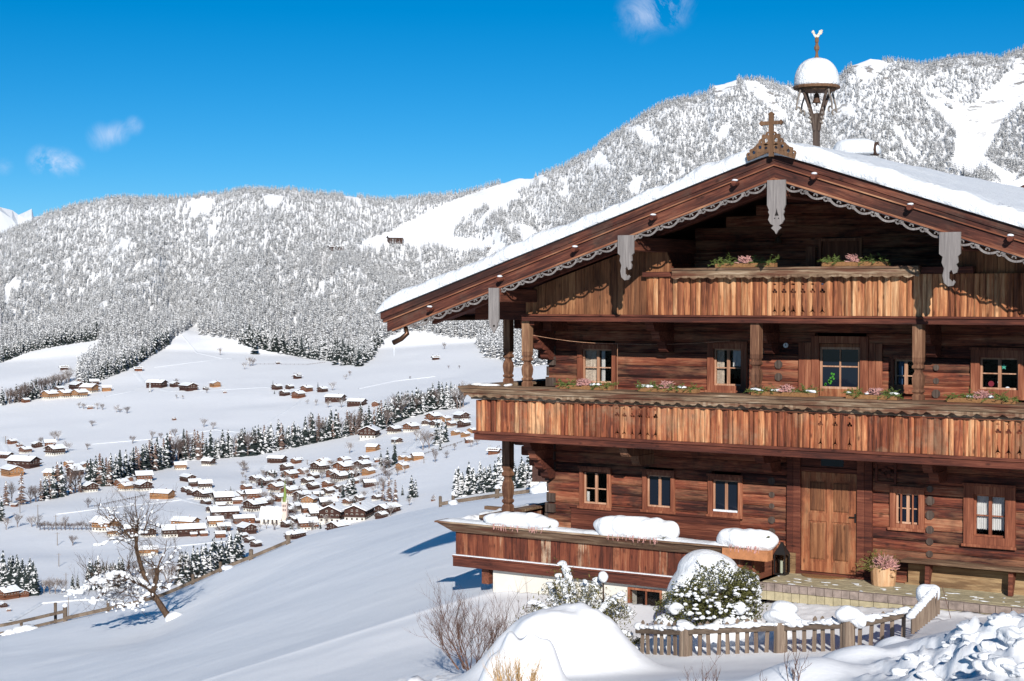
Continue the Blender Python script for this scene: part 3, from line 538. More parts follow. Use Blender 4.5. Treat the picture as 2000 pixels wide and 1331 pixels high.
# ---------------------------------------------------------------- village houses
def chalet_proto(kind, white, L=14., Wd=12.5, H=6., rise=.43):
    # ridge along +x; gables at x = 0 and x = -L ; origin in the middle
    body, gf, roof, bal, sn = MB(), MB(), MB(), MB(), MB(); hx, hy = L/2, Wd/2; g = 2.6 if white else 0; ap = H+hy*rise
    if white: gf.box(-hx+.15, -hy+.15, -3, hx-.15, hy-.15, g)
    for x0, x1 in ((-hx, hx),):
        P = [(-hy, g), (hy, g), (hy, H), (0, ap), (-hy, H)]
        n = 5; vs = [(x0, y, z if z > g or white else -3) for y, z in P]+[(x1, y, z if z > g or white else -3) for y, z in P]
        body.add(vs, [tuple(range(n)), tuple(range(2*n-1, n-1, -1))]+[((i+1) % n, i, i+n, (i+1) % n+n) for i in range(n)])
    # windows as small dark panes with light frames
    def win(face, u, z, w=1.1, h=1.2, tgt=body):
        for mm, k, e in ((1, 1.25, .04), (2, 1, .07)):
            a, b = u-w*k/2, u+w*k/2; z0, z1 = z-h*(k-1)/2, z+h*(k+1)/2
            if face in 'fb':
                x = hx+e if face == 'f' else -hx-e; q = [(x, a, z0), (x, b, z0), (x, b, z1), (x, a, z1)]; f = (0, 1, 2, 3) if face == 'f' else (3, 2, 1, 0)
            else:
                y = hy+e if face == 'r' else -hy-e; q = [(a, y, z0), (b, y, z0), (b, y, z1), (a, y, z1)]; f = (3, 2, 1, 0) if face == 'r' else (0, 1, 2, 3)
            tgt.add(q, [f], mm)
    for face, lim in (('f', hy), ('b', hy), ('l', hx), ('r', hx)):
        n = 4 if lim == hy else 5
        for i in range(n):
            u = -lim+(i+.5)*2*lim/n
            win(face, u, 3.3); 
            if white:
                gx = gf; win(face, u, .8, 1.2, 1.2, gf)
        if lim == hy: win(face, -1.6, 6.0, .9, 1.0); win(face, 1.6, 6.0, .9, 1.0)
    ov, oe = 1.6, 1.5; e = hy+oe; th = .28
    for s in (-1, 1):
        A = [(hx+ov, 0, ap+.05), (-hx-ov, 0, ap+.05), (-hx-ov, s*e, ap-e*rise+.05), (hx+ov, s*e, ap-e*rise+.05)]
        if s > 0: A = A[::-1]
        roof.hull8([(x, y, z) for x, y, z in A], [(x, y, z+th) for x, y, z in A])
        B = [(x*(.99), y*.985, z+th) for x, y, z in A]; sn.hull8(B, [(x*.985, y*.97, z+.45) for x, y, z in B])
    roof.box(hx*.3, 1.2, ap-.6, hx*.3+.9, 2.1, ap+1.5)
    sn.box(hx*.3-.1, 1.1, ap+1.5, hx*.3+1, 2.2, ap+1.8)
    bz = 3.0
    for s in (-1, 1): bal.box(-hx+.5 if s < 0 else -hx+.5, s*(hy), bz-.2, hx+1.1, s*(hy+1.1), bz+.85)
    bal.box(hx, -hy-1.1, bz-.2, hx+1.1, hy+1.1, bz+.85)
    nm = {'d': 'ch_dark', 'm': 'ch_mid', 'l': 'ch_light'}[kind]
    r = [('wall', body.build('wall', [nm, 'ch_white', 'ch_window'], link=False).data), ('roof', roof.build('roof', ['ch_dark' if kind != 'l' else 'ch_mid'], link=False).data), ('snow_cover', sn.build('snow_cover', ['snow_far'], link=False).data), ('balcony', bal.build('balcony', [nm], link=False).data)]
    if white: r.append(('ground_floor', gf.build('ground_floor', ['ch_white', 'ch_white', 'ch_window'], link=False).data))
    return r
PRO = {(k, w, s): chalet_proto(k, w, *{'n': (14, 12.5, 6.6, .44), 'w': (23, 13, 6.8, .42), 's': (8, 6, 3.2, .4)}[s]) for k in 'dml' for w in (0, 1) for s in 'nws'}
CN_ = {'d': 'dark brown', 'm': 'reddish brown', 'l': 'pale wooden'}
YW = {0: 54, 1: -52, 2: 80, 3: 20, 4: -22, 5: 62}   # ridge direction from camera-right, degrees towards away
def chalet(px, y, w, k, t, white, shape, label, group):
    p, D = on(px, y); base = {'n': 19.5, 'w': 28, 's': 11}[shape]; L = {'n': 17, 'w': 26, 's': 10}[shape]; Wd = {'n': 15.5, 'w': 16, 's': 8}[shape]
    a = math.radians(YW[t]); vis = abs(L*math.cos(a))+abs(Wd*math.sin(a)); s = w*D/FPX/vis*1.14
    o = empty('hay_barn' if shape == 's' and not white else 'chalet', p, label, 'barn' if shape == 's' and not white else 'house', group)
    ang = math.atan2(RT[1]*math.cos(a)+FH[1]*math.sin(a), RT[0]*math.cos(a)+FH[0]*math.sin(a))
    if t in (0, 2, 5): ang += math.pi
    o.rotation_euler = (0, 0, ang); o.scale = (s, s, s)
    for nm, me in PRO[(k, white, shape)]:
        c = bpy.data.objects.new(nm, me); C.objects.link(c); c.parent = o
    return o
HAM = {
 'of the hamlet at the forest edge': ('chalets of the farm hamlet', '98,779,34,l0W 127,777,32,l0W 156,776,32,l0W 116,764,20,d0 151,761,38,d1w 175,767,34,l4W 208,764,22,l3 158,746,13,m0 166,748,13,m0 174,750,13,m0 184,752,22,d3 50,786,18,m0 125,723,18,d3s 130,717,8,ds3s'),
 'of the upper snowfield farms': ('upper farms on the snowfield', '306,757,40,d4w 341,756,22,d1 368,763,40,d1w 402,762,12,d0s 420,756,24,l1 439,768,8,m3s 270,725,18,m3s 176,799,14,m3s 340,821,10,m1s'),
 'of the pasture hamlet by the white road': ('chalets of the pasture hamlet', '543,711,9,d3s 581,740,18,d0s 541,761,22,d0 566,760,18,d0 599,765,25,m0 630,766,22,d0 556,773,22,d0 583,777,28,m0 655,785,40,d4w 697,793,38,d4w 734,793,16,m2 776,791,12,l3s 851,703,16,d3s'),
 'of the hamlet left of the tall trees': ('chalets left of the tall trees', '24,867,20,m0 38,872,13,m0s 50,885,26,m0W 72,874,24,d1 98,872,26,m3 108,888,40,d0W 10,895,32,d4w 46,914,62,d4w 24,929,52,l1w'),
 'of the cluster below the big barn': ('chalets below the big barn', '102,934,34,l4W 134,910,20,l0 166,914,24,m1W 143,921,30,m0W 147,929,34,d0 175,960,38,d1W 28,990,15,m4s'),
 'of the row right of the tall trees': ('chalets right of the tall trees', '217,944,22,m0 237,949,28,m0 246,958,32,l0W 280,958,40,d1W 252,940,18,m1 281,940,38,m3W 352,917,28,l3W 407,909,28,d4W 317,974,48,lw4'),
 'of the dense village core': ('chalets of the dense village core', '520,986,30,d0 545,979,30,m0 586,963,26,d0W 611,956,28,d0 641,951,26,m0 690,946,24,m0 601,946,28,d0W 560,919,28,d0 592,926,24,m0 612,936,26,d0 641,966,28,d0W 621,972,24,d3 681,986,26,m0W 701,979,24,d0 652,976,22,m0 530,931,24,d0 481,957,24,m0 415,1001,26,d0W 455,1006,26,m0W 431,994,24,d3 402,986,22,d0 560,1030,26,d0 592,1018,28,m0W 615,1000,26,d0 660,1002,26,d0 676,958,24,d0 650,930,28,m0 690,932,26,d0 578,905,22,m0 745,1012,26,d0'),
 'of the terrace above the village lane': ('chalets of the terrace over the lane', '367,940,36,d1w 380,950,28,d3 400,954,32,d3W 364,961,22,d0 377,967,26,d0 398,975,40,d0W 436,984,44,d3W 463,984,24,m3'),
 'of the village rows above the church': ('chalets above the church', '500,942,28,d0W 519,948,32,d0 566,935,34,m0 556,949,32,d0 540,960,36,m0W 566,967,36,m0W 472,973,30,m0 494,975,36,m3 448,981,38,d0W 497,998,46,d0W 536,1000,22,d0 566,1002,26,d0 541,904,38,d4w 583,901,16,d3s'),
 'of the village rows left of the church': ('chalets left of the church', '438,1012,58,d3w 420,1028,36,l3W 437,1037,30,d3 476,1022,44,m3w 506,1022,18,d3 482,1042,42,d1 474,1052,22,d0 487,1060,22,d0 500,1068,24,d0'),
 'of the middle of the village': ('chalets in the middle of the village', '632,909,28,l0 672,906,28,m0 625,921,40,d0W 672,924,46,m0W 708,916,36,d0W 711,901,22,d0 720,927,28,l0 664,939,36,d0W 659,955,16,d0 669,961,16,d0 657,970,16,d0 721,951,28,d3 590,976,36,d0 604,985,30,l2W 640,992,40,d3 736,977,22,d0W'),
 'at the foot of the village': ('chalets at the foot of the village', '574,998,32,d0W 603,1002,34,m3 575,1022,30,d0 620,1014,40,d3 650,1018,54,d2W 702,1014,56,d2Ww 757,1004,50,d0w 660,1040,46,d0 600,1034,44,m3W 577,1052,40,d0w 700,1000,30,m3'),
 'of the hamlet by the balcony corner': ('chalets of the balcony-side hamlet', '722,856,40,d2W 770,846,30,d0W 803,842,34,m0W 775,866,24,d1W 728,881,28,l4 832,831,18,d2W 847,823,34,m0 870,824,24,l0 901,821,34,d1W 852,834,26,d0W 880,834,24,m0W 906,834,28,d0 890,850,20,l0 909,853,20,l0 922,846,20,l0 916,865,18,m3 846,852,12,d0s 785,898,18,l0 798,899,18,l0 815,898,26,l3 786,917,28,l0 738,902,16,m3s 965,887,26,m4s 846,979,9,m0s'),
 'of the houses by the valley lane': ('houses by the valley lane', '206,1036,52,l4Wf 221,1046,30,l3W 256,1042,34,d3 289,1048,36,d1W 334,1048,44,d3W 372,1046,60,d3w 362,1030,54,l4w 378,1048,16,m3 398,1047,18,m3 286,1084,46,l3Ww 430,1050,24,m3'),
 'of the cabins behind the left fence': ('cabins behind the left fence', '14,1170,48,m0 44,1166,28,m1 6,1186,20,d1 17,1194,10,m3s 4,1106,12,m0'),
 'on the high mountain clearing': ('huts on the mountain clearing', '772,475,32,d3w 650,489,18,d3s 665,489,16,d3s 955,488,8,d3s')}
for where, (grp, txt) in HAM.items():
    L = []
    for s in txt.split():
        a = s.split(','); c = a[3]; t = int(next(ch for ch in c if ch.isdigit())); white = 1 if 'W' in c else 0; sh = 's' if 's' in c else ('w' if 'w' in c else 'n')
        L.append((float(a[0]), float(a[1]), float(a[2]), c[0], t, white, sh))
    L.sort(); by = {}
    for q in L: by.setdefault((q[3], q[5], q[6]), []).append(q)
    for (k, wh, sh), Q in by.items():
        noun = CN_[k]+' '+({'s': 'hay barn', 'w': 'long farmhouse', 'n': 'chalet'}[sh] if not wh else {'s': 'hut', 'w': 'long white-based house', 'n': 'white-based chalet'}[sh])
        for i, q in enumerate(Q): chalet(*q, ordl(i, len(Q), noun, where), grp)
# church
p, D = on(536, 1024); s = D/FPX
ch = empty('church', p, 'white village church with steep snowy roof and slim green spire', 'church'); a0 = math.atan2(RT[1], RT[0])-.22; ch.rotation_euler = (0, 0, a0); ch.scale = (s, s, s)
mb = MB(); mb.box(-26, -8, -8, 16, 8, 14); mb.add([(-26, -8, 14), (-26, 8, 14), (-26, 0, 32), (16, -8, 14), (16, 8, 14), (16, 0, 32)], [(0, 1, 2), (5, 4, 3)])
for i in range(4):
    x = -20+i*8.5; mb.add([(x, -8.1, 1), (x+3.4, -8.1, 1), (x+3.4, -8.1, 10), (x+1.7, -8.1, 12), (x, -8.1, 10)], [(0, 1, 2, 3, 4)], 1)
b = mb.build('nave', ['ch_white', 'ch_window']); b.parent = ch
mb = MB(); 
for sg in (-1, 1):
    A = [(-28, 0, 33.5), (18, 0, 33.5), (18, sg*10.5, 11.5), (-28, sg*10.5, 11.5)]; A = A if sg < 0 else A[::-1]; mb.hull8([(x, y, z-1.5) for x, y, z in A][::1], A)
b = mb.build('roof', 'snow_far'); b.parent = ch
mb = MB(); mb.box(17, -5, -8, 27, 5, 44)
for z in (26, 34): mb.box(19, -5.15, z, 21, -4.9, z+5, m=1); mb.box(23, -5.15, z, 25, -4.9, z+5, m=1)
b = mb.build('tower', ['pink_wall', 'ch_window']); b.parent = ch
mb = MB(); mb.lathe([(5.2, 42), (3.4, 52), (2.4, 64), (1.1, 76), (.1, 88)], (22, 0, 0), 8); b = mb.build('spire', 'copper'); b.parent = ch
for dx, dy in ((-4.5, -4.5), (4.5, -4.5), (-4.5, 4.5), (4.5, 4.5)):
    mb = MB(); mb.lathe([(1.6, 42), (1.3, 46), (.1, 54)], (22+dx, dy, 0), 6); b = mb.build('pinnacle', 'ch_white'); b.parent = ch
# utility poles, lane and field fence lines, tracks
for i, (x, y, h) in enumerate(((39, 1003, 18), (74, 1010, 24), (109, 1034, 28), (112, 1066, 26), (115, 1107, 26), (129, 1158, 38), (134, 1205, 38), (600, 908, 10), (828, 905, 9), (11, 868, 16))):
    p, D = on(x, y); m = MB(); m.tube([p-Vector((0, 0, .5)), p+Vector((0, 0, h*D/FPX))], [.16*D/600, .11*D/600], 6); q = p+Vector((0, 0, h*D/FPX*.9)); r = Vector(RT)*.9*D/600; m.tube([q-r, q+r], .06*D/600, 4)
    o = recenter(m.build('utility_pole', 'weathered'), p); tag(o, ordl(i, 7, 'wooden utility pole', 'standing across the valley meadows') if i < 7 else ['thin pole among the village roofs', 'small pole on the slope below the balcony', 'tall bare pole left of the farm hamlet'][i-7], 'utility pole', 'utility poles')
def ribbon(name, pts, w, m, up=.25, kind='structure', label=None, cat=None, h=0):
    P = []
    for i in range(len(pts)-1):
        (x0, y0), (x1, y1) = pts[i:i+2]; n = max(2, int(math.hypot(x1-x0, y1-y0)/4))
        P += [on(x0+(x1-x0)*k/n, y0+(y1-y0)*k/n)[0] for k in range(n)]
    P.append(on(*pts[-1])[0]); mb = MB(); vs = []
    for i, p in enumerate(P):
        d = (P[min(i+1, len(P)-1)]-P[max(i-1, 0)]); d.z = 0; d.normalize(); s = Vector((-d.y, d.x, 0))*w/2
        for q, dz in ((p-s, 0.), (p-s*.55, up+h), (p+s*.55, up+h), (p+s, 0.)): vs.append((q.x, q.y, gz(q.x, q.y)+.04+dz))
    fs = [(i*4+k, (i+1)*4+k, (i+1)*4+k+1, i*4+k+1) for i in range(len(P)-1) for k in range(3)]
    o = mb.add(vs, fs).build(name, m, smooth=True); tag(o, label, cat, kind=kind); return o
for pts, w in (([(262, 725), (275, 742), (292, 755), (330, 765), (420, 762), (520, 757), (600, 762)], 7), ([(205, 775), (250, 766), (290, 752)], 5), ([(495, 845), (540, 815), (580, 790), (592, 778)], 3), ([(300, 718), (380, 708), (450, 700), (455, 702)], 4), ([(355, 655), (385, 690), (440, 702)], 3), ([(2, 855), (15, 880), (50, 898), (80, 905)], 6), ([(110, 1005), (200, 994), (300, 984), (395, 972)], 2.5), ([(345, 973), (400, 988), (450, 1000), (520, 1018)], 5), ([(320, 1070), (420, 1060), (470, 1056)], 4), ([(180, 868), (300, 858), (420, 840), (495, 848)], 2), ([(700, 760), (770, 745), (850, 736)], 2.5), ([(560, 880), (530, 900), (500, 925), (485, 945)], 4), ([(790, 885), (820, 858), (850, 840)], 4), ([(20, 1215), (80, 1180), (150, 1174), (240, 1172)], 2)):
    ribbon('path', pts, w*.9, 'snow_far', .38)
for pts, lb in (([(185, 991), (240, 979), (290, 968)], 'thin dark wire fence beside the lone tree on the meadow'), ([(700, 945), (760, 922), (830, 888), (915, 860)], 'thin dark fence climbing the slope under the hamlets'), ([(500, 712), (600, 713), (640, 708)], 'thin fence under the forest on the upper pasture'), ([(395, 974), (450, 990), (500, 1004)], 'low fence along the village lane')):
    P = []
    for i in range(len(pts)-1):
        n = 12; P += [on(pts[i][0]+(pts[i+1][0]-pts[i][0])*k/n, pts[i][1]+(pts[i+1][1]-pts[i][1])*k/n)[0] for k in range(n)]
    mb = MB()
    for a, b in zip(P, P[1:]): mb.tube([a+Vector((0, 0, .7)), b+Vector((0, 0, .7))], .13, 4); mb.tube([a-Vector((0, 0, .3)), a+Vector((0, 0, 1.1))], .13, 4)
    tag(mb.build('wire_fence', 'bare_dark'), lb, 'fence')
# ---------------------------------------------------------------- the farmhouse
WY = 28.11; YM = 26.9; YV = 25.7; XL = -17.19; XR = -5.35; XA = -11.27; ZA = 7.46; SL = .329; YB = 41.5
def xz(x, y, Y): p = aty(x, y, Y); return float(p[0]), float(p[2])
house = empty('farmhouse', (-11.3, WY, 0), 'large old timber farmhouse with carved balconies under a thick snow roof', 'house')
def roofz(x, dz=0): return ZA-SL*abs(x-XA)+dz
# openings in the front log wall: px rectangles of the whole frame
OP = dict(g1=(1133, 914, 1194, 992), g2=(1256, 920, 1319, 999), g3=(1384, 929, 1451, 1008), g4=(1739, 953, 1806, 1034), g5=(1883, 948, 1984, 1067), door=(1539, 880, 1705, 1126), m1=(1129, 672, 1205, 757), m2=(1383, 669, 1460, 765), mdoor=(1586, 657, 1697, 785), m4=(1741, 697, 1796, 766), m5=(1897, 682, 2007, 777), t1=(1600, 468, 1684, 520))
OR = {}
for k, (x0, y0, x1, y1) in OP.items():
    a, b = xz(x0, (y0+y1)/2, WY), xz(x1, (y0+y1)/2, WY); xm = (x0+x1)/2
    OR[k] = (a[0], b[0], xz(xm, y1, WY)[1], xz(xm, y0, WY)[1])
OR['door'] = (OR['door'][0], OR['door'][1], 0.02, OR['door'][3])
def logwall(name, y0, y1, x0, x1, z0, z1, openings, m='log_wall', rows=.205, seed=1, rf=None):
    rg = random.Random(seed); mb = MB(); z = z0
    while z < z1-.02:
        h = min(rows*rg.uniform(.85, 1.2), z1-z); zc = z+h/2; xa, xb = x0, x1
        if rf: 
            lim = (ZA-.35-zc)/SL; xa = max(x0, XA-lim); xb = min(x1, XA+lim)
            if xb-xa < .3: break
        segs = [(xa, xb)]
        for (a, b, c, d) in openings:
            if c+.03 < zc < d-.03:
                ns = []
                for s in segs:
                    if b-.05 <= s[0] or a+.05 >= s[1]: ns.append(s)
                    else:
                        if a+.05 > s[0]: ns.append((s[0], a+.05))
                        if b-.05 < s[1]: ns.append((b-.05, s[1]))
                segs = ns
        for (s0, s1) in segs:
            o = rg.uniform(-.012, .012); q = []; nn = 5
            for k in range(nn+1):
                t = k/nn; q.append((y0+o+.007*(2*t-1)**4+ (.012 if k in (0, nn) else 0), z+.004+t*(h-.008)))
            vs = [(s0, yy, zz) for yy, zz in q]+[(s0, y1, q[-1][1]), (s0, y1, q[0][1])]+[(s1, yy, zz) for yy, zz in q]+[(s1, y1, q[-1][1]), (s1, y1, q[0][1])]
            n = nn+3; mb.add(vs, [tuple(range(n-1, -1, -1)), tuple(range(n, 2*n))]+[(i, (i+1) % n, (i+1) % n+n, i+n) for i in range(n)])
        z += h
    return mb.build(name, m, house)
logwall('wall', WY, WY+.16, XL, XR, -.05, 7.1, list(OR.values()), rf=True)
# left flank and back walls as logs seen edge-on
mb = MB(); z = -.05; rg = random.Random(3)
while z < 5.3:
    h = rg.uniform(.18, .24); o = rg.uniform(-.012, .012); mb.box(XL+.02+o, WY+.16, z+.004, XL+.18, YB, z+h-.004); mb.box(XR-.18, WY+.16, z+.004, XR-.02, YB, z+h); z += h
mb.build('side_wall', 'beam_depth', house)
mb = MB(); mb.box(XL, YB, -.05, XR, YB+.16, 5.4); mb.build('rear_wall', 'beam', house)
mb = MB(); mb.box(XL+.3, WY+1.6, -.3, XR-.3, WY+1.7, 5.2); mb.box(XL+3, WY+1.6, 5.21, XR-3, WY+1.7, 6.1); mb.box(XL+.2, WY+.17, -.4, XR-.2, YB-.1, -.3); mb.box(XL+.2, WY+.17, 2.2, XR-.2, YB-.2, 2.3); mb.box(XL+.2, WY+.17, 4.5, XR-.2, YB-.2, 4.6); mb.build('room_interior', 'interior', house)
# projecting log ends at the corner and where inner walls meet the front
rg = random.Random(4)
z = .1
while z < 4.6:
    o = rg.uniform(.03, .10); mb = MB(); mb.box(XL-o, WY+.0, z+.012, XL, WY+.15, z+.2); mb.box(XL+.02, WY-.05-rg.uniform(0, .04), z+.22-.2, XL+.17, WY-.001, z+.19) if rg.random() < .8 else None; z += .21; mb.build('log_end', 'end_grain', house)
for (px, y0, y1) in ((1508, 930, 1045), (1817, 938, 1088), (1521, 700, 742), (1829, 705, 775)):
    z0 = xz(px, y1, WY)[1]; z1 = xz(px, y0, WY)[1]; X0 = xz(px, y0, WY)[0]; z = z0+.05
    while z < z1:
        r = .07+rg.uniform(-.02, .015); mb = MB(); mb.prism([(X0+r*math.cos(a*math.pi/4+.39), z+r*math.sin(a*math.pi/4+.39)) for a in range(8)], WY-.018, WY-.001); z += .235+rg.uniform(-.03, .03); mb.build('log_end', 'end_grain', house)
# windows
def frame_rect(mb, x0, x1, z0, z1, w, y0, y1, wt=None, wb=None):
    wt = wt or w; wb = wb or w
    mb.box(x0, y0, z0, x0+w, y1, z1); mb.box(x1-w, y0, z0, x1, y1, z1); mb.box(x0+w, y0, z1-wt, x1-w, y1, z1); mb.box(x0+w, y0, z0, x1-w, y1, z0+wb)
def window(k, mull=1, bar=(.5,), fw=.085, curtain=None, label=None, name='window', sashm='sash', ext=None):
    x0, x1, z0, z1 = OR[k]; mb = MB(); frame_rect(mb, x0, x1, z0, z1, fw, WY-.045, WY+.14, wb=fw*.9); mb.box(x0-.03, WY-.075, z0-.03, x1+.03, WY-.046, z0+.02); mb.box(x0-.02, WY-.07, z1-.02, x1+.02, WY-.046, z1+.025)
    w = mb.build(name, 'frame', house, bevel=.006)
    if label: w['label'] = label
    a, b, c, d = x0+fw, x1-fw, z0+fw*.9, z1-fw; mb = MB(); sw = .032
    frame_rect(mb, a, b, c, d, sw, WY+.03, WY+.075)
    for i in range(mull):
        u = a+(b-a)*(i+1)/(mull+1); mb.box(u-.026, WY+.025, c+sw, u+.026, WY+.07, d-sw)
    for t in bar: zz = c+(d-c)*t; mb.box(a+sw, WY+.035, zz-.010, b-sw, WY+.06, zz+.010)
    mb.build('sash', sashm, w)
    mb = MB(); mb.box(a+.01, WY+.052, c+.01, b-.01, WY+.056, d-.01); mb.build('pane', 'glass' if not curtain else 'clear_glass', w)
    if curtain:
        for (u0, u1, v0, v1, cm) in curtain:
            A, B = a+(b-a)*u0, a+(b-a)*u1; P = []; n = 24
            for i in range(n+1):
                x = A+(B-A)*i/n; y = WY+.115+.012*math.sin(i*1.9); zb = c+(d-c)*v0+.02*abs(math.sin(i*.8)); P += [(x, y, zb), (x, y, c+(d-c)*v1)]
            m2 = MB(); m2.add(P, [(2*i, 2*i+2, 2*i+3, 2*i+1) for i in range(n)]); m2.build('curtain', cm, w, smooth=True)
    return w, (a, b, c, d)
window('g1', label='window with a white candle-like strip at its left', fw=.08, curtain=[(.0, .12, 0, .35, 'cloth')], bar=(.47,)); window('g2', fw=.085, bar=()); w3, r3 = window('g3', fw=.085, bar=())
mb = MB(); mb.box(r3[0]+.02, WY-.02, r3[2]+.0, r3[1]-.02, WY+.024, r3[2]+.035); mb.build('sill_snow', 'snow', w3)
w4, r4 = window('g4', mull=1, bar=(.5,), fw=.10); mb = MB()
for t in (.25, .75): u = r4[0]+(r4[1]-r4[0])*t; mb.box(u-.012, WY-.03, r4[2], u+.012, WY-.006, r4[3])
mb.build('bar', 'frame', w4)
window('g5', fw=.17, curtain=[(.03, .48, .14, .97, 'cloth'), (.52, .97, .14, .97, 'cloth')], label='wide framed window with lace curtains', sashm='frame')
window('m1', fw=.10, curtain=[(.0, .38, 0, 1, 'plaid'), (.55, .66, .0, 1, 'cloth')], bar=(.45,)); window('m2', fw=.12, curtain=[(.02, .28, 0, 1, 'plaid'), (.6, .95, .5, 1, 'cloth')], bar=(.48,))
window('m4', fw=.05, bar=(.45,), curtain=[(.1, .5, .0, 1, 'steel_blue')]); w5, r5 = window('m5', fw=.15, curtain=[(2, 2.01, 0, .01, 'cloth')], label='window with a star and baubles hanging inside')
def disc(c, r, mname, nm, par, sx=1, pts=None):
    m = MB(); n = 12
    P = pts or [(c[0]+r*sx*math.cos(2*math.pi*i/n), c[1]+r*math.sin(2*math.pi*i/n)) for i in range(n)]
    m.prism(P, WY+.035, WY+.050) ; return m.build(nm, mname, par)
def wxy(px, py): return xz(px, py, WY+.045)
c = wxy(1961, 717); disc(c, .05, 'star', 'star', w5, pts=[(c[0]+(.05 if i % 2 == 0 else .022)*math.cos(i*math.pi/5+math.pi/2), c[1]+(.05 if i % 2 == 0 else .022)*math.sin(i*math.pi/5+math.pi/2)) for i in range(10)])
disc(wxy(1936, 750), .05, 'red_bauble', 'bauble', w5); disc(wxy(1952, 747), .03, 'bauble', 'bauble', w5); disc(wxy(1968, 760), .04, 'bauble', 'bauble', w5)
# balcony door with four panes, side shutters
x0, x1, z0, z1 = OR['mdoor']; mb = MB(); frame_rect(mb, x0, x1, z0, z1, .15, WY-.05, WY+.1, wt=.13, wb=.02); bd = mb.build('balcony_door', 'frame', house, bevel=.006); bd['label'] = 'glazed balcony door with four panes'
a, b, c, d = x0+.16, x1-.16, z0+.02, z1-.14; pz = xz(1644, 757, WY)[1]; mb = MB(); mb.box(a, WY-.01, c, b, WY+.03, pz-.03); mb.box(a, WY-.005, d-.06, b, WY+.03, d); mb.build('leaf', 'door', bd)
mb = MB(); frame_rect(mb, a, b, pz-.03, d-.06, .04, WY-.005, WY+.03); mb.box((a+b)/2-.014, WY-.002, pz, (a+b)/2+.014, WY+.028, d-.08); mb.box(a+.04, WY, pz+(d-pz)*.48-.012, b-.04, WY+.026, pz+(d-pz)*.48+.012); mb.build('glazing_bar', 'sash', bd)
mb = MB(); mb.box(a+.03, WY+.012, pz, b-.03, WY+.016, d-.06); mb.build('pane', 'glass', bd)
m = MB(); r_ = random.Random(2)
for i in range(12): q = wxy(1622+r_.uniform(-9, 9), 752-r_.uniform(0, 22)); m.prism([(q[0]+.022*math.cos(k), q[1]+.022*math.sin(k)) for k in range(6)], WY+.006, WY+.009)
m.build('leaf_plant', 'room_leaf', bd)
for (p0, p1) in ((1561, 1585), (1698, 1724)):
    A, B = xz(p0, 720, WY)[0], xz(p1, 720, WY)[0]; mb = MB(); mb.box(A, WY-.04, z0+.05, (A+B)/2-.003, WY-.002, z1-.12); mb.box((A+B)/2+.003, WY-.04, z0+.05, B, WY-.002, z1-.12); mb.build('shutter', 'frame', house, bevel=.005)
# front door
x0, x1, z0, z1 = OR['door']; fw = .20; mb = MB(); zt = xz(1620, 925, WY)[1]
for s0, s1 in ((x0, x0+.12), (x0+.123, x0+.26), (x1-.28, x1-.143), (x1-.14, x1)): mb.box(s0, WY-.07, 0.01, s1, WY+.10, z1)
mb.box(x0+.26, WY-.05, zt+.02, x1-.28, WY+.1, zt+.1); mb.box(x0+.26, WY-.03, zt+.1, x1-.28, WY+.1, z1); mb.box(x0-.02, WY-.09, -.02, x1+.02, WY+.1, .05)
dr = mb.build('front_door', 'beam', house, bevel=.008); dr['label'] = 'panelled wooden front door'
a, b = x0+.27, x1-.29; mb = MB(); mb.box(a, WY-.0, .055, b, WY+.04, zt+.015)
for (u0, u1) in ((a, a+.13), ((a+b)/2-.045, (a+b)/2+.045), (b-.13, b)): mb.box(u0, WY-.018, .057, u1, WY-.001, zt+.013)
for (v0, v1) in ((.057, .25), (.98, 1.13), (zt-.13, zt+.012)): 
    mb.box(a+.13, WY-.017, v0, (a+b)/2-.045, WY-.001, v1); mb.box((a+b)/2+.045, WY-.017, v0, b-.13, WY-.001, v1)
mb.build('door_leaf', 'door', dr, bevel=.004); mb = MB()
for (v0, v1) in ((.25, .98), (1.13, zt-.13)):
    for (u0, u1) in ((a+.13, (a+b)/2-.045), ((a+b)/2+.045, b-.13)):
        A = [(u0+.03, WY-.001, v0+.03), (u1-.03, WY-.001, v0+.03), (u1-.03, WY-.001, v1-.03), (u0+.03, WY-.001, v1-.03)]; B = [(u0+.06, WY-.014, v0+.06), (u1-.06, WY-.014, v0+.06), (u1-.06, WY-.014, v1-.06), (u0+.06, WY-.014, v1-.06)]; mb.hull8(B, A)
mb.build('door_panel', 'plank_gable', dr, bevel=.004)
mb = MB(); mb.box(b-.045, WY-.03, 1.0, b-.02, WY-.019, 1.16); mb.tube([(b-.033, WY-.02, 1.1), (b-.033, WY-.06, 1.1), (b-.13, WY-.06, 1.1)], .010, 6); mb.build('handle', 'black_iron', dr)
mb = MB(); q0, q1 = xz(1603, 900, WY-.052)[0], xz(1647, 900, WY-.052)[0]; mb.box(q0, WY-.036, xz(1625, 911, WY)[1], q1, WY-.031, xz(1625, 893, WY)[1]); mb.build('fanlight', 'glass', dr)
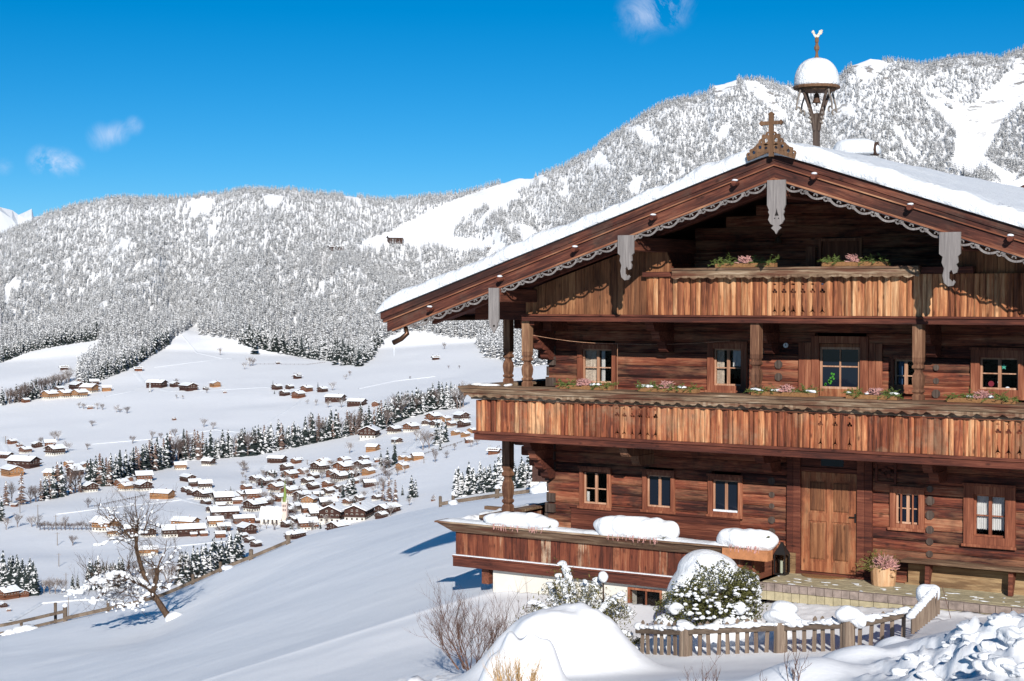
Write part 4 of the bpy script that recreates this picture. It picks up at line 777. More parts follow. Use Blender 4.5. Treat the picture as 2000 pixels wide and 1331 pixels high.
# carved panel beside the door, wall board under the windows
mb = MB(); A, B = xz(1711, 920, WY)[0], xz(1752, 920, WY)[0]; za, zb = xz(1730, 945, WY)[1], xz(1730, 903, WY)[1]; frame_rect(mb, A, B, za, zb, .04, WY-.04, WY-.002); cx_, cz_ = (A+B)/2, (za+zb)/2
for k in range(8): t = k*math.pi/4; mb.prism([(cx_+.07*math.cos(t)+.035*math.cos(u), cz_+.07*math.sin(t)+.035*math.sin(u)) for u in (0, 1.05, 2.1, 3.14, 4.2, 5.25)], WY-.02-.002*k, WY-.002)
mb.build('carved_panel', 'beam', house)
mb = MB(); A, B = xz(1117, 1000, WY)[0], xz(1446, 1020, WY)[0]; zt_ = xz(1250, 1001, WY)[1]; z = -.05
k = 0
while z < zt_-.03: mb.box(A+(.0 if k % 2 else .002), WY-.035, z+.003, B, WY-.004, min(z+.115, zt_)-.003); z += .115; k += 1
mb.box(A-.01, WY-.055, zt_, B+.01, WY-.002, zt_+.035); mb.build('wall_boarding', 'beam', house)
# ----- roof
YE = YB+.6; XE0 = -19.55; XE1 = XA+(XA-XE0)
mb = MB()
for s, xe in ((-1, XE0), (1, XE1)):
    A = [(XA, YV+.03, ZA), (xe, YV+.03, roofz(xe)), (xe, YE, roofz(xe)), (XA, YE, ZA)]; B = [(x, y, z-.06) for x, y, z in A]
    mb.hull8(A if s < 0 else A[::-1], B if s < 0 else B[::-1])
roof = mb.build('roof', 'beam_depth', house)
# layered bargeboards: (y front, y back, top offset, bottom offset, material)
def layer(name, yf, yb, t, b_, m, par=roof, xl=0.):
    for s, xe, nm in ((-1, XE0+xl, name), (1, XE1-xl, name)):
        mb = MB(); n = 1
        P = [(XA, ZA+t), (xe, roofz(xe, t)), (xe, roofz(xe, b_)), (XA, ZA+b_)]
        if s > 0: P = P[::-1]
        mb.prism(P, yf, yb); o = mb.build(nm, m, par)
        # grain along the slope: keep the mesh local, rotate the object
        a = math.atan(SL)*(-s); piv = Vector((XA, 0, ZA)); off = wpos(par); 
        M = Matrix.Translation(piv-off) @ Matrix.Rotation(-a, 4, 'Y'); o.data.transform(M.inverted()); o.matrix_local = M
layer('drip_edge', YV-.035, YV+.03, .035, -.005, 'lace'); layer('bargeboard', YV-.02, YV+.03, -.006, -.13, 'fascia'); layer('bargeboard', YV-.0, YV+.028, -.131, -.20, 'fascia', xl=.05)
layer('bargeboard', YV-.055, YV+.027, -.201, -.222, 'fascia_light', xl=.1); layer('bargeboard', YV-.015, YV+.026, -.223, -.42, 'fascia', xl=.16); layer('bargeboard', YV-.05, YV+.025, -.421, -.455, 'fascia_light', xl=.3)
mb = MB()
for s in (-1, 1):            # the timbers behind the boards and the big flying rafters
    for (yy, t, b_, xe) in ((YV+.03, -.07, -.40, 7.6), (26.6, -.08, -.42, 7.7), (27.3, -.08, -.30, 7.8)):
        P = [(XA, ZA+t), (XA+s*xe, roofz(XA+s*xe, t)), (XA+s*xe, roofz(XA+s*xe, b_)), (XA, ZA+b_)]; mb.prism(P if s < 0 else P[::-1], yy, yy+.14)
    for k in range(10):
        yy = 28.6+k*1.15; P = [(XA+s*5.6, roofz(XA+s*5.6, -.07)), (XA+s*7.9, roofz(XA+s*7.9, -.07)), (XA+s*7.9, roofz(XA+s*7.9, -.2)), (XA+s*5.6, roofz(XA+s*5.6, -.3))]; mb.prism(P if s < 0 else P[::-1], yy, yy+.16)
mb.build('rafter', 'beam', roof)
# carved grey lace along the lower edge
for s in (-1, 1):
    mb = MB(); L = 8.05 if s < 0 else 8.05; u = .14; k = 0; a = math.atan(SL); pitch = .43; cs, sn = math.cos(a), math.sin(a)
    def lp(u, v): return (XA+s*(u*cs-v*sn*1), ZA-.455/1-u*sn-v*cs)
    def rib(pts, w):
        for (p, q) in zip(pts, pts[1:]):
            dx, dz = q[0]-p[0], q[1]-p[1]; n = math.hypot(dx, dz) or 1; ox, oz = -dz/n*w/2, dx/n*w/2
            P = [(p[0]-ox, p[1]-oz), (q[0]-ox, q[1]-oz), (q[0]+ox, q[1]+oz), (p[0]+ox, p[1]+oz)]; mb.prism(P, YV-.03+.001*(k % 2), YV-.008)
    rib([lp(u_, .004) for u_ in (.05, L)], .022)
    while u+pitch < L:
        pts = [lp(u+pitch*t, .012+.088*math.sin(math.pi*min(1, t*1.05))) for t in np.linspace(0, 1, 12)]; rib(pts, .034)
        c0 = (u+pitch, .055)
        rib([lp(c0[0]-.02+.035*math.cos(t), c0[1]+.03*math.sin(t)) for t in np.linspace(-1.5, 3.6, 9)], .024)
        rib([lp(c0[0]+.045+.026*math.cos(t), c0[1]-.01+.026*math.sin(t)) for t in np.linspace(0, 6, 8)], .020)
        rib([lp(u+pitch*.5+.03*math.cos(t), .045+.026*math.sin(t)) for t in np.linspace(2.6, 6.6, 7)], .018)
        u += pitch; k += 1
    mb.build('carved_trim', 'lace', roof)
# little round pegs with snow caps on the bargeboards
for (px, py) in ((841, 604), (978, 545), (1124, 487), (1277, 425), (1437, 358), (1592, 345), (1779, 405), (1975, 466)):
    X0, Z0 = xz(px, py, YV-.1); mb = MB(); mb.tube([(X0, YV+.0, Z0), (X0, YV-.19, Z0-.01)], [.035, .045], 8); g = mb.build('roof_peg', 'beam', roof)
    mb = MB(); mb.blob((X0, YV-.13, Z0+.045), (.05, .06, .022), .1, int(px), 12, 8); mb.build('snow_cap', 'snow', g, smooth=True)
# purlins with carved pendants hanging before their ends
def sym(L): return [(x, z) for x, z in L]+[(-x, z) for x, z in reversed(L)]
PA = [(.165, 0), (.165, -.42), (.13, -.50), (.145, -.53), (.12, -.58), (.145, -.66), (.10, -.73), (.045, -.76), (.09, -.80), (.03, -.85), (.001, -.90)]
PB = [(-.15, 0), (.15, 0), (.15, -.30), (.11, -.34), (.12, -.42), (.09, -.45), (.115, -.50), (.10, -.56), (.05, -.58), (.035, -.54), (.02, -.52), (-.01, -.56), (-.01, -.64), (.04, -.69), (.055, -.66), (.08, -.69), (.05, -.74), (-.02, -.75), (-.08, -.70), (-.10, -.6), (-.08, -.5), (-.115, -.42), (-.10, -.34), (-.15, -.30)]
PC = [(.11, 0), (.11, -.60), (.085, -.66), (.09, -.70), (.0, -.84)]
for (px, py, prof, sc, lab, dy) in ((965, 573, PC, 1.0, 'plain pointed pendant board', 1.02), (1223, 463, PB, 1.06, 'curled pendant board', 0), (1517, 352, PA, 1.0, 'long symmetrical carved pendant at the gable peak', 0), (1856, 452, PB, 1.14, 'curled pendant board at the right', 0)):
    X0, Z0 = xz(px, py, YV-.08); Z0 = roofz(X0, -.44)+.03 if px < 1400 or px > 1600 else Z0; P = [(X0+x*sc, Z0+z*sc) for x, z in (sym(prof) if prof is not PB else prof)]
    if prof is not PB: P = [(2*X0-x, z) for x, z in P][::1]
    mb = MB(); mb.prism(P[::-1] if prof is PB else P, YV-.10, YV-.065); pd = mb.build('pendant', 'lace', roof); pd['label'] = lab
    m = MB(); m.box(X0-.13, YV-.06, Z0-.27, X0+.13, WY+.3, Z0-.02); m.build('purlin', 'beam_depth', roof, bevel=.01)
    if px != 1517:
        m = MB()
        for k in range(3): m.box(X0-.10, 27.5-.28*(2-k), Z0-.27-.19*(k+1), X0+.10, WY+.02, Z0-.272-.19*k)
        m.build('bracket', 'beam', house, bevel=.01)
# pendant cutouts as small dark recess pieces
m = MB(); X0, Z0 = xz(1517, 418, YV-.1); m.prism([(X0-.035, Z0-.03), (X0+.035, Z0-.03), (X0+.012, Z0+.03), (X0, Z0+.09), (X0-.012, Z0+.03)], YV-.104, YV-.1005); 
for dx in (-.035, .035): m.prism([(X0+dx+.011*math.cos(t), Z0-.075+.011*math.sin(t)) for t in np.arange(0, 6.2, .9)], YV-.104, YV-.1005)
X0, Z0 = xz(965, 637, YV-.1); m.prism([(X0+.022*math.cos(t), Z0+.022*math.sin(t)) for t in np.arange(0, 6.2, .6)], YV-.104, YV-.1005)
m.build('pendant_hole', 'dark', roof)
# snow on the roof
def snow_sheet(name, par):
    V = []; F = []; nu, nv = 190, 110; T = .23; ylo, yhi = YV-.10, YE+.1; xlo, xhi = XE0-.06, XE1+.06
    us = np.concatenate([[0, .0012, .0035, .007, .012], np.linspace(.02, .98, nu), [.988, .993, .9965, .9988, 1]]); vs_ = np.concatenate([[0, .002, .005, .009, .014, .02, .028], np.linspace(.04, .96, nv), [.975, .99, 1]])
    xs = xlo+(xhi-xlo)*us; ys = ylo+(yhi-ylo)*vs_; Xg, Yg = np.meshgrid(xs, ys)
    ex = np.minimum(Xg-xlo, xhi-Xg); ey = np.minimum(Yg-ylo, yhi-Yg)
    e = (1-np.clip(1-ex/.5, 0, 1)**3)**.5*(1-np.clip(1-ey/.22, 0, 1)**2.4)**.5
    t = T*e*(1+.16*vnoise(Xg*1.3, Yg*.5, 41, 3))+.055*vnoise(Xg*3, Yg*2, 42, 3)*e*np.clip((1.4-ey)/1.2, .12, 1)
    t += .05*np.clip((1.0-ey), 0, 1)*e*vnoise(Xg*2.2, Yg*0, 47, 2)
    rz = ZA-SL*np.sqrt((Xg-XA)**2+.03)+.03
    Zt = rz+.02+t; wob = np.where(ey < .01, 0, 0)
    Yj = Yg+np.clip(.14-ey, 0, .14)*.0+.035*vnoise(Xg*5, Yg*0, 43, 3)*(ey < .12)
    Zj = Zt+np.where((ey < .1), .022*vnoise(Xg*9, Yg*9, 44, 3), 0)
    a, b = Xg.shape; V = np.stack([Xg, Yj, Zj], -1).reshape(-1, 3); ii = np.arange(a-1)[:, None]*b+np.arange(b-1)[None]; F = np.stack([ii, ii+1, ii+b+1, ii+b], -1).reshape(-1, 4)
    V2 = np.stack([Xg, Yg, rz-.02], -1).reshape(-1, 3)
    # skirt at front and eaves
    n0 = len(V); bd_ = [(0, j) for j in range(b)]; sk = np.array([[Xg[i, j], Yg[i, j]+.02, rz[i, j]-.025] for i, j in bd_]); V = np.vstack([V, sk]); F = np.vstack([F, np.array([[j+1, j, n0+j, n0+j+1] for j in range(b-1)])])
    off = wpos(par); V = V-np.array(off); o = bpy.data.objects.new(name, fastmesh(name, V, F, ['snow_roof'], smooth=True)); C.objects.link(o); o.parent = par; return o
snow_sheet('snow_cover', roof)
# gable cross with fretwork foot
X0 = XA; Zb = ZA+.02; Yc = YV-.16; cr = MB(); zc = xz(1517, 240, Yc)[1]; zt = xz(1517, 219, Yc)[1]
def cap(mb, x0, z0, x1, z1, y0=Yc-.025, y1=Yc+.025, w=.06):
    dx, dz = x1-x0, z1-z0; n = math.hypot(dx, dz); ox, oz = -dz/n*w/2, dx/n*w/2; ux_, uz_ = dx/n, dz/n
    P = [(x0-ox, z0-oz), (x1-ox, z1-oz), (x1-ox*1.5+ux_*.02, z1-oz*1.5+uz_*.02), (x1+ux_*.06, z1+uz_*.06), (x1+ox*1.5+ux_*.02, z1+oz*1.5+uz_*.02), (x1+ox, z1+oz), (x0+ox, z0+oz)]; mb.prism(P, y0, y1)
cap(cr, X0, Zb-.1, X0, zt-.05, w=.075); 
for s in (-1, 1): cap(cr, X0+s*.03, zc, X0+s*.155, zc, Yc-.03, Yc+.02)
cross = cr.build('cross', 'rust', roof); fr = MB()
def ring(mb, cx_, cz_, r, w, a0=0, a1=6.283, y0=Yc-.02, y1=Yc+.012, n=12):
    for i in range(n):
        t0, t1 = a0+(a1-a0)*i/n, a0+(a1-a0)*(i+1)/n; mb.prism([(cx_+r*math.cos(t0), cz_+r*math.sin(t0)), (cx_+(r+w)*math.cos(t0), cz_+(r+w)*math.sin(t0)), (cx_+(r+w)*math.cos(t1), cz_+(r+w)*math.sin(t1)), (cx_+r*math.cos(t1), cz_+r*math.sin(t1))], y0, y1)
for s in (-1, 1):
    for (dx, dz, r, w) in ((.09, .17, .035, .05), (.20, .06, .03, .05), (.31, -.02, .032, .045), (.17, .15, .02, .035), (.09, .04, .03, .045), (.27, .04, .018, .03), (.40, -.06, .018, .03), (.05, .27, .018, .03), (.13, .24, .012, .022), (.36, .01, .010, .022)):
        ring(fr, X0+s*dx, Zb+dz, r, w, y0=Yc-.02-dx*.004, y1=Yc+.012)
    fr.prism([(X0+s*.02, Zb-.02), (X0+s*.42, Zb-.02-.42*SL), (X0+s*.44, Zb+.05-.44*SL), (X0+s*.02, Zb+.05)][::(1 if s > 0 else -1)], Yc-.018, Yc+.01)
fr.build('fretwork', 'rust', cross)
# bell turret
TX, TY = XA-.21, 28.0; TZ = roofz(TX)+.1
def tz(py): return xz(1594, py, TY)[1]
mb = MB(); mb.box(TX-.05, TY-.05, TZ-.5, TX+.05, TY+.05, tz(222)); tur = mb.build('bell_turret', 'end_grain', house)
zb0, zr = tz(232), tz(172)
for k in range(4):
    a = math.pi/4+k*math.pi/2+.25; ca, sa = math.cos(a), math.sin(a); P = []
    for t in np.linspace(0, 1, 9): r = .05+.28*(t**1.5)*(1.15-.15*t); P.append((TX+ca*r, TY+sa*r, zb0-.22+(zr-zb0+.22)*t))
    mb = MB(); mb.tube(P, [.036, .04, .038, .033, .03, .028, .028, .028, .034], 6); arm = mb.build('arm', 'end_grain', tur)
    mb = MB(); P = [(TX+ca*(.40+.05*math.cos(t)), TY+sa*(.40+.05*math.cos(t)), zr-.42+.05*math.sin(t)) for t in np.linspace(4.2, 0, 8)]; P += [(TX+ca*(.44-.07*u+.02*math.sin(u*5)), TY+sa*(.44-.07*u), zr-.42+.36*u) for u in np.linspace(.1, 1, 6)]; mb.tube(P, .018, 5); 
    for u in (.05, .13, .21, .29): mb.blob((TX+ca*(.12+u*.18), TY+sa*(.12+u*.18), zb0-.12+u), (.026, .026, .026), 0, 1, 8, 5)
    mb.build('scroll', 'weathered', arm)
mb = MB(); n = 20; mb.lathe([(.30, -.015), (.415, -.03), (.425, 0), (.40, .025), (.2, .05)], (TX, TY, zr+.01), n); mb.lathe([(.34, -.06), (.35, -.02)], (TX, TY, zr), 12); cp = mb.build('turret_roof', 'rust', tur)
mb = MB(); H = tz(114)-zr-.03; prof = [(.40, 0), (.405, .05), (.40, .10)]+[(.40*(math.cos(t*math.pi/2)**.78), .1+(H-.1)*(math.sin(t*math.pi/2)**1.12)) for t in np.linspace(.08, .97, 12)]; mb.lathe(prof, (TX, TY, zr+.03), 28); mb.build('snow_cap', 'snow_roof', cp, smooth=True)
z0 = tz(114)-.02; mb = MB(); mb.lathe([(.05, 0), (.045, .03), (.028, .06), (.022, .12), (.03, .15), (.048, .18), (.048, .22), (.03, .25), (.024, .29), (.034, .31), (.034, .385), (.02, .39), (.007, .395), (.006, .45)], (TX, TY, z0), 10); mb.build('finial', 'rust', tur, smooth=False)
zc = tz(69); mb = MB()
CK = [(-.10, .055), (-.085, .085), (-.06, .09), (-.045, .06), (-.035, .02), (.0, .0), (.03, .03), (.05, .075), (.09, .09), (.115, .075), (.10, .055), (.115, .04), (.09, .03), (.095, .01), (.06, -.0), (.04, -.035), (.01, -.055), (-.02, -.05), (-.05, -.02), (-.075, .03), (-.085, .045)]
mb.prism([(TX+x, zc+z) for x, z in CK][::-1], TY-.008, TY+.008); mb.tube([(TX, TY, zc-.05), (TX-.005, TY, zc-.10)], .007, 4); mb.build('weathercock', 'cock', tur)
mb = MB(); mb.lathe([(.02, .16), (.045, .14), (.055, .06), (.075, 0), (.08, -.01)], (TX, TY, zr-.26), 12); mb.tube([(TX, TY, zr-.1), (TX, TY, zr)], .01, 4); mb.tube([(TX, TY, zr-.25), (TX, TY, zr-.32)], .012, 5)
tag(recenter(mb.build('bell', 'iron_brown', None, smooth=True), (TX, TY, zr-.3)), 'small bronze bell hanging inside the roof turret', 'bell')
# chimney
cx_, cy_ = float(aty(1672, 285, 32.5)[0]), 32.5; zc = roofz(cx_); mb = MB(); mb.box(cx_-.4, cy_-.3, zc-.3, cx_+.35, cy_+.3, zc+.42); chm = mb.build('chimney', 'plaster', roof)
zt_ = float(aty(1672, 296, 32.5)[2]); mb = MB(); mb.blob((cx_-.02, cy_, zt_+.02), (.52, .38, .26), .06, 5, flat=-.1); mb.build('snow_cap', 'snow', chm, smooth=True); mb = MB(); mb.tube([(cx_+.32, cy_, zt_+.03), (cx_+.46, cy_, zt_+.03)], [.13, .15], 10); mb.build('flue', 'iron_brown', chm)
# rainwater spout at the left eave with an icicle
e = aty(797, 640, YV+.1); mb = MB(); P = [aty(791, 636, YV+.1), aty(795, 652, YV+.05), aty(784, 662, YV), aty(768, 670, YV-.05)]; mb.tube(P, [.045, .05, .05, .055], 10); sp = mb.build('rain_spout', 'gutter', roof, smooth=True)
mb = MB(); q = P[-1]; mb.tube([q+np.array([.02, 0, -.03]), q+np.array([.02, 0, -.26])], [.012, .002], 5); mb.build('icicle', 'ice', sp)
for s, xe in ((-1, XE0), (1, XE1)): mb = MB(); mb.tube([(xe+.03*s*0-.03*(-s), YV+.15, roofz(xe, -.12)), (xe-.03*(-s), YE, roofz(xe, -.12))], .06, 8); mb.build('gutter', 'gutter', roof, smooth=True)
# ---------------------------------------------------------------- balconies
def planks_panel(name, m, par, x0, x1, z0, z1, yf, pw=.105, th=.03, seed=1, alongy=False, holes=None, curve=.013, tilt=.10, ztop=None, zbf=None, gap=.006):
    rg = random.Random(seed); mb = MB(); x = x0
    while x < x1-.02:
        w = min(pw*rg.uniform(.72, 1.3), x1-x); t = rg.uniform(-tilt, tilt); q = []; n = 4; cv = curve*rg.uniform(.3, 1.5); o = rg.uniform(0, .006); zt = (ztop(x+w/2) if ztop else z1); zb = (zbf(x+w/2) if zbf else z0)+rg.uniform(-.004, .004)
        if zt-zb > .04:
            for i in range(n+1):
                u = i/n; q.append((x+gap/2+(w-gap)*u, yf-cv*(1-(2*u-1)**2)+(u-.5)*w*t-o))
            q += [(x+w-gap/2, yf+th), (x+gap/2, yf+th)]; k = len(q)
            if ztop: zts = [ztop(a) for a, b in q]
            else: zts = [zt]*k
            pts = [((a, b) if not alongy else (b, a)) for a, b in q]
            vs = [(a, b, zb) for a, b in pts]+[(a, b, zz) for (a, b), zz in zip(pts, zts)]
            mb.add(vs, [tuple(range(k)), tuple(range(2*k-1, k-1, -1))]+[((i+1) % k, i, i+k, (i+1) % k+k) for i in range(k)])
        x += w
    o = mb.build(name, m, par)
    if holes:
        c = MB(); off = wpos(par)
        for (hx, z0h, hgt, full) in holes:
            def P(pts, e): c.prism([(hx+a*hgt, z0h+b*hgt) for a, b in pts], yf-.1-e, yf+.1+e)
            def circ(cx, cz, r, e): P([(cx+r*math.cos(t), cz+r*math.sin(t)) for t in np.arange(0, 6.28, .7)], e)
            if full < 2: P([(-.055, .90), (0, .875), (.055, .90), (.03, .93), (.012, .925), (0, .97), (-.012, .925), (-.03, .93)], .001)
            circ(-.045, .69, .042, .002); circ(.045, .69, .042, .003); circ(0, .745, .045, .004); P([(-.02, .69), (-.007, .66), (-.005, .36), (.005, .36), (.007, .66), (.02, .69)], .005)
            P([(-.085, .10), (-.012, .14), (-.012, .08), (.012, .08), (.012, .14), (.085, .10), (.03, .19), (.006, .34), (-.006, .34), (-.03, .19)], .006)
        cut = c.build('cutter', 'dark', None); cut.location = (0, 0, 0)
        md = o.modifiers.new('b', 'BOOLEAN'); md.operation = 'DIFFERENCE'; md.object = cut; md.solver = 'EXACT'; md.use_self = True
        bpy.context.view_layer.update(); dg = bpy.context.evaluated_depsgraph_get(); me = bpy.data.meshes.new_from_object(o.evaluated_get(dg)); o.modifiers.remove(md)
        print('BOOL', name, len(o.data.polygons), len(me.polygons))
        if len(me.polygons) > 20: o.data = me
        bpy.data.objects.remove(cut)
    return o
def fret(px0, px1, n, py, Y): a, b = xz(px0, py, Y)[0], xz(px1, py, Y)[0]; return [a+(b-a)*i/(n-1) for i in range(n)]
# middle gallery, wrapping the left flank
ZF = 2.30; ZR = 3.20; XG = -18.13
mb = MB(); mb.box(XG+.02, YM+.05, ZF, XR+1.5, WY-.01, ZF+.07); mb.box(XG+.02, WY-.01, ZF, XL-.02, 34, ZF+.07); gal = mb.build('gallery', 'beam_depth', house); gal['label'] = 'long middle gallery wrapping the left flank'
mb = MB(); mb.box(XG-.02, YM-.04, ZF-.06, XR+1.5, YM+.09, ZF+.06); mb.box(XG-.04, YM-.065, ZF+.063, XR+1.5, YM+.02, ZF+.115); mb.build('edge_beam', 'beam', gal, bevel=.008)
mb = MB(); mb.box(XG-.02, YM+.1, ZF-.06, XG+.10, 34, ZF+.06); mb.build('side_beam', 'beam_depth', gal, bevel=.008)
hl = [(x, ZF+.12, .60, 0) for x in fret(1205, 1280, 6, 820, YM)]+[(x, ZF+.12, .60, i == 0) for i, x in enumerate(fret(1603, 1659, 3, 840, YM))]+[(x, ZF+.12, .60, 0) for x in fret(1949, 1991, 3, 860, YM)]
planks_panel('balustrade', 'plank', gal, XG, XR+1.5, ZF+.115, 3.02, YM+.01, .112, seed=12, holes=hl, tilt=.26, curve=.022)
planks_panel('side_balustrade', 'plank', gal, YM+.04, 34, ZF+.06, 3.02, XG+.01, .12, seed=13, alongy=True)
def scallop(mb, x0, x1, zt, zb, y0, y1, pitch=.42, amp=.035, seed=0):
    n = int((x1-x0)/pitch*8); T = [(x0+(x1-x0)*i/n, zt) for i in range(n+1)]; rg = random.Random(seed); ph = rg.random()
    B = [(x, zb-amp*(abs(math.sin(math.pi*((x-x0)/pitch+ph)))**.6)+.018*math.sin(6.28*((x-x0)/pitch*2+ph))) for x, _ in T]
    for i in range(n): mb.prism([B[i], B[i+1], T[i+1], T[i]], y0, y1)
mb = MB(); mb.hull8([(XG-.27, YM-.24, ZR+.06), (XR+1.5, YM-.24, ZR+.06), (XR+1.5, YM+.10, ZR+.085), (XG-.1, YM+.10, ZR+.085)], [(XG-.27, YM-.24, ZR+.10), (XR+1.5, YM-.24, ZR+.10), (XR+1.5, YM+.10, ZR+.12), (XG-.1, YM+.10, ZR+.12)])
mb.hull8([(XG-.2, YM-.19, ZR-.03), (XR+1.5, YM-.19, ZR-.03), (XR+1.5, YM+.06, ZR-.03), (XG-.1, YM+.06, ZR-.03)], [(XG-.25, YM-.22, ZR+.058), (XR+1.5, YM-.22, ZR+.058), (XR+1.5, YM+.06, ZR+.058), (XG-.1, YM+.06, ZR+.058)])
mb.box(XG-.1, YM-.03, ZR-.16, XR+1.5, YM+.0, ZR-.031); rl = mb.build('handrail', 'rail_grey', gal, bevel=.005)
mb = MB(); scallop(mb, XG-.18, XR+1.5, ZR-.032, ZR-.075, YM-.165, YM-.14); mb.build('scalloped_board', 'rail_grey', gal)
mb = MB(); mb.hull8([(XG-.24, YM+.11, ZR+.05), (XG+.14, YM+.11, ZR+.05), (XG+.14, 34, ZR+.05), (XG-.24, 34, ZR+.05)], [(XG-.26, YM+.11, ZR+.11), (XG+.14, YM+.11, ZR+.11), (XG+.14, 34, ZR+.11), (XG-.26, 34, ZR+.11)]); mb.box(XG-.15, YM+.11, ZR-.12, XG-.1, 34, ZR+.049); mb.build('side_rail', 'rail_grey', gal)
mb = MB()
for x, w in ((XG+.25, .5), (XG+.0, .22), (XG+.75, .12)): mb.blob((x, YM+.02, ZR+.125), (w/2, .1, .03), .3, int(w*100), 14, 6)
mb.build('snow_patch', 'snow', gal, smooth=True)
# upper gallery
ZU = 4.60; XU = -17.0
mb = MB(); mb.box(XU, YM+.05, ZU, XR+1, WY-.01, ZU+.07); ug = mb.build('upper_gallery', 'beam_depth', house); ug['label'] = 'upper gallery under the gable'
mb = MB(); mb.box(XU-.02, YM-.07, ZU-.02, XR+1, YM+.06, ZU+.075); mb.box(XU-.02, YM-.10, ZU+.078, XR+1, YM+.02, ZU+.115); mb.build('edge_beam', 'beam', ug, bevel=.008)
XP0 = xz(1262, 580, YM-.04)[0]; XPL = xz(1310, 560, YM)[0]; XPR = xz(1842, 560, YM)[0]; zr = 5.42
hl = [(x, ZU+.10, .62, 0) for x in fret(1513, 1606, 6, 575, YM-.04)]
planks_panel('balustrade', 'plank_upper', ug, XP0, XR+1, ZU+.115, zr, YM-.04, .118, seed=22, holes=hl, tilt=.28, curve=.022)
def gtop(x): return roofz(x, -.42)
def ornL(x):
    t = (x-(XPL-.42))/.42
    return gtop(x) if x < XPL-.45 else min(gtop(x), zr+.0+max(0, .62-.7*max(0, t)**1.6))
planks_panel('gable_boarding', 'plank_gable', ug, XU+.02, XPL, ZU+.115, 0, YM+.02, .17, seed=31, curve=.002, tilt=.03, ztop=lambda x: gtop(x) if x < XPL-.36 else min(gtop(x), 5.62+.55*math.cos(min(1, max(0, (x-XPL+.36)/.36))*1.5)), gap=.008)
planks_panel('gable_boarding', 'plank_gable', ug, XPR, XR+.8, ZU+.115, 0, YM+.02, .17, seed=32, curve=.002, tilt=.03, ztop=gtop, gap=.008)
mb = MB(); a, b = xz(1256, 540, YM-.08)[0], xz(1314, 540, YM-.08)[0]; mb.box(a, YM-.12, 5.50-.09, b+.05, YM-.01, 5.50+.0); mb.build('end_rail', 'beam', ug, bevel=.006); mb = MB(); c_, d_ = xz(1800, 530, YM-.08)[0], xz(1902, 530, YM-.08)[0]; mb.box(c_, YM-.12, 5.43, d_, YM-.01, 5.54); mb.build('end_rail', 'beam', ug, bevel=.006)
mb = MB(); b0, c0 = xz(1313, 535, YM-.16)[0], xz(1796, 520, YM-.16)[0]; mb.box(b0, YM-.22, 5.52, c0, YM+.05, 5.56); mb.box(b0+.01, YM-.20, 5.43, c0-.01, YM-.02, 5.519); hr = mb.build('handrail', 'rail_grey', ug, bevel=.004)
mb = MB(); scallop(mb, b0, c0, 5.428, 5.40, YM-.20, YM-.175, .36, .03, 3); mb.build('scalloped_board', 'rail_grey', ug)
# carved posts
def carved_post(x, y, z0, z1, w, par, split=.45, m='post', lab=None):
    h = z1-z0; mb = MB(); r = w/2*1.41; zs = z0+h*split
    pr = [(r*1.0, 0), (r*1.0, .12), (r*.72, .16), (r*1.02, .20), (r*1.02, .24), (r*.78, .27), (r*.95, .36), (r*1.05, .50), (r*.92, .60), (r*.62, .68), (r*.66, .72), (r*1.05, .76), (r*1.05, .81), (r*.78, .85), (r*1.0, .92), (r, 1.0)]
    mb.lathe([(a, b*(zs-z0)) for a, b in pr], (x, y, z0), 4); mb.lathe([(r, 0), (r, z1-zs)], (x, y, zs+.001), 4); mb.lathe([(r*.2, 0), (r*.2, .01)], (x, y, z0), 4)
    p = mb.build('post', m, par, bevel=.008); return p
PB_ = aty(1024, 756, YM+.02); carved_post(float(PB_[0])+.02, YM+.1, ZR+.11, ZU-.0, .165, gal, .52); carved_post(XG+.04, 28.02, ZR+.1, ZU+.1, .16, gal, .5)
x2, x3 = xz(1476, 700, YM+.05)[0], xz(1793, 700, YM+.05)[0]; carved_post(x2, YM+.08, ZR+.10, ZU-.02, .17, gal, .56); carved_post(x3, YM+.08, ZR+.10, ZU-.02, .17, gal, .56)
mb = MB(); mb.box(XG-.1, YM+.12, ZU-.0, XU-.03, YM+.3, ZU+.34); mb.box(XG-.06, 27.9, ZU+.02, XU, 28.1, ZU+.3); mb.box(XG-.1, YM+.3, ZU+.02, XG+.12, 34, ZU+.3); mb.box(float(PB_[0])-.1, YM+.05, ZU-.1, float(PB_[0])+.2, YM+.2, ZU-.022); mb.build('purlin_beam', 'beam', gal, bevel=.01)
# brackets: stacked cantilevered logs below both galleries
def bracket(x, ztop_, n, reach, w=.17, m='beam', nm='bracket'):
    mb = MB()
    for k in range(n):
        L = reach*(1-k/n)**.8; zb = ztop_-.2*(k+1); P = [(WY, zb+.004), (WY-L+.09, zb+.004), (WY-L+.03, zb+.05), (WY-L+.02, zb+.1), (WY-L-.02, zb+.15), (WY-L-.02, zb+.196), (WY, zb+.196)]
        vs = [(x-w/2, a, b) for a, b in P]+[(x+w/2, a, b) for a, b in P]; n_ = len(P); mb.add(vs, [tuple(range(n_)), tuple(range(2*n_-1, n_-1, -1))]+[((i+1) % n_, i, i+n_, (i+1) % n_+n_) for i in range(n_)])
    return mb.build(nm, m, house)
for px, py in ((1290, 655), (1497, 660), (1815, 665)): bracket(xz(px, py, WY-.4)[0], ZU, 3, .85)
bracket(XL+.08, ZU, 4, 1.0); bracket(XL+.08, ZF-.06, 4, .95)
for px in (1245, 1495, 1822): b_ = bracket(xz(px, 890, WY-.5)[0], ZF-.06, 2, 1.05 if px < 1300 else .8, m='post' if px < 1300 else 'beam')
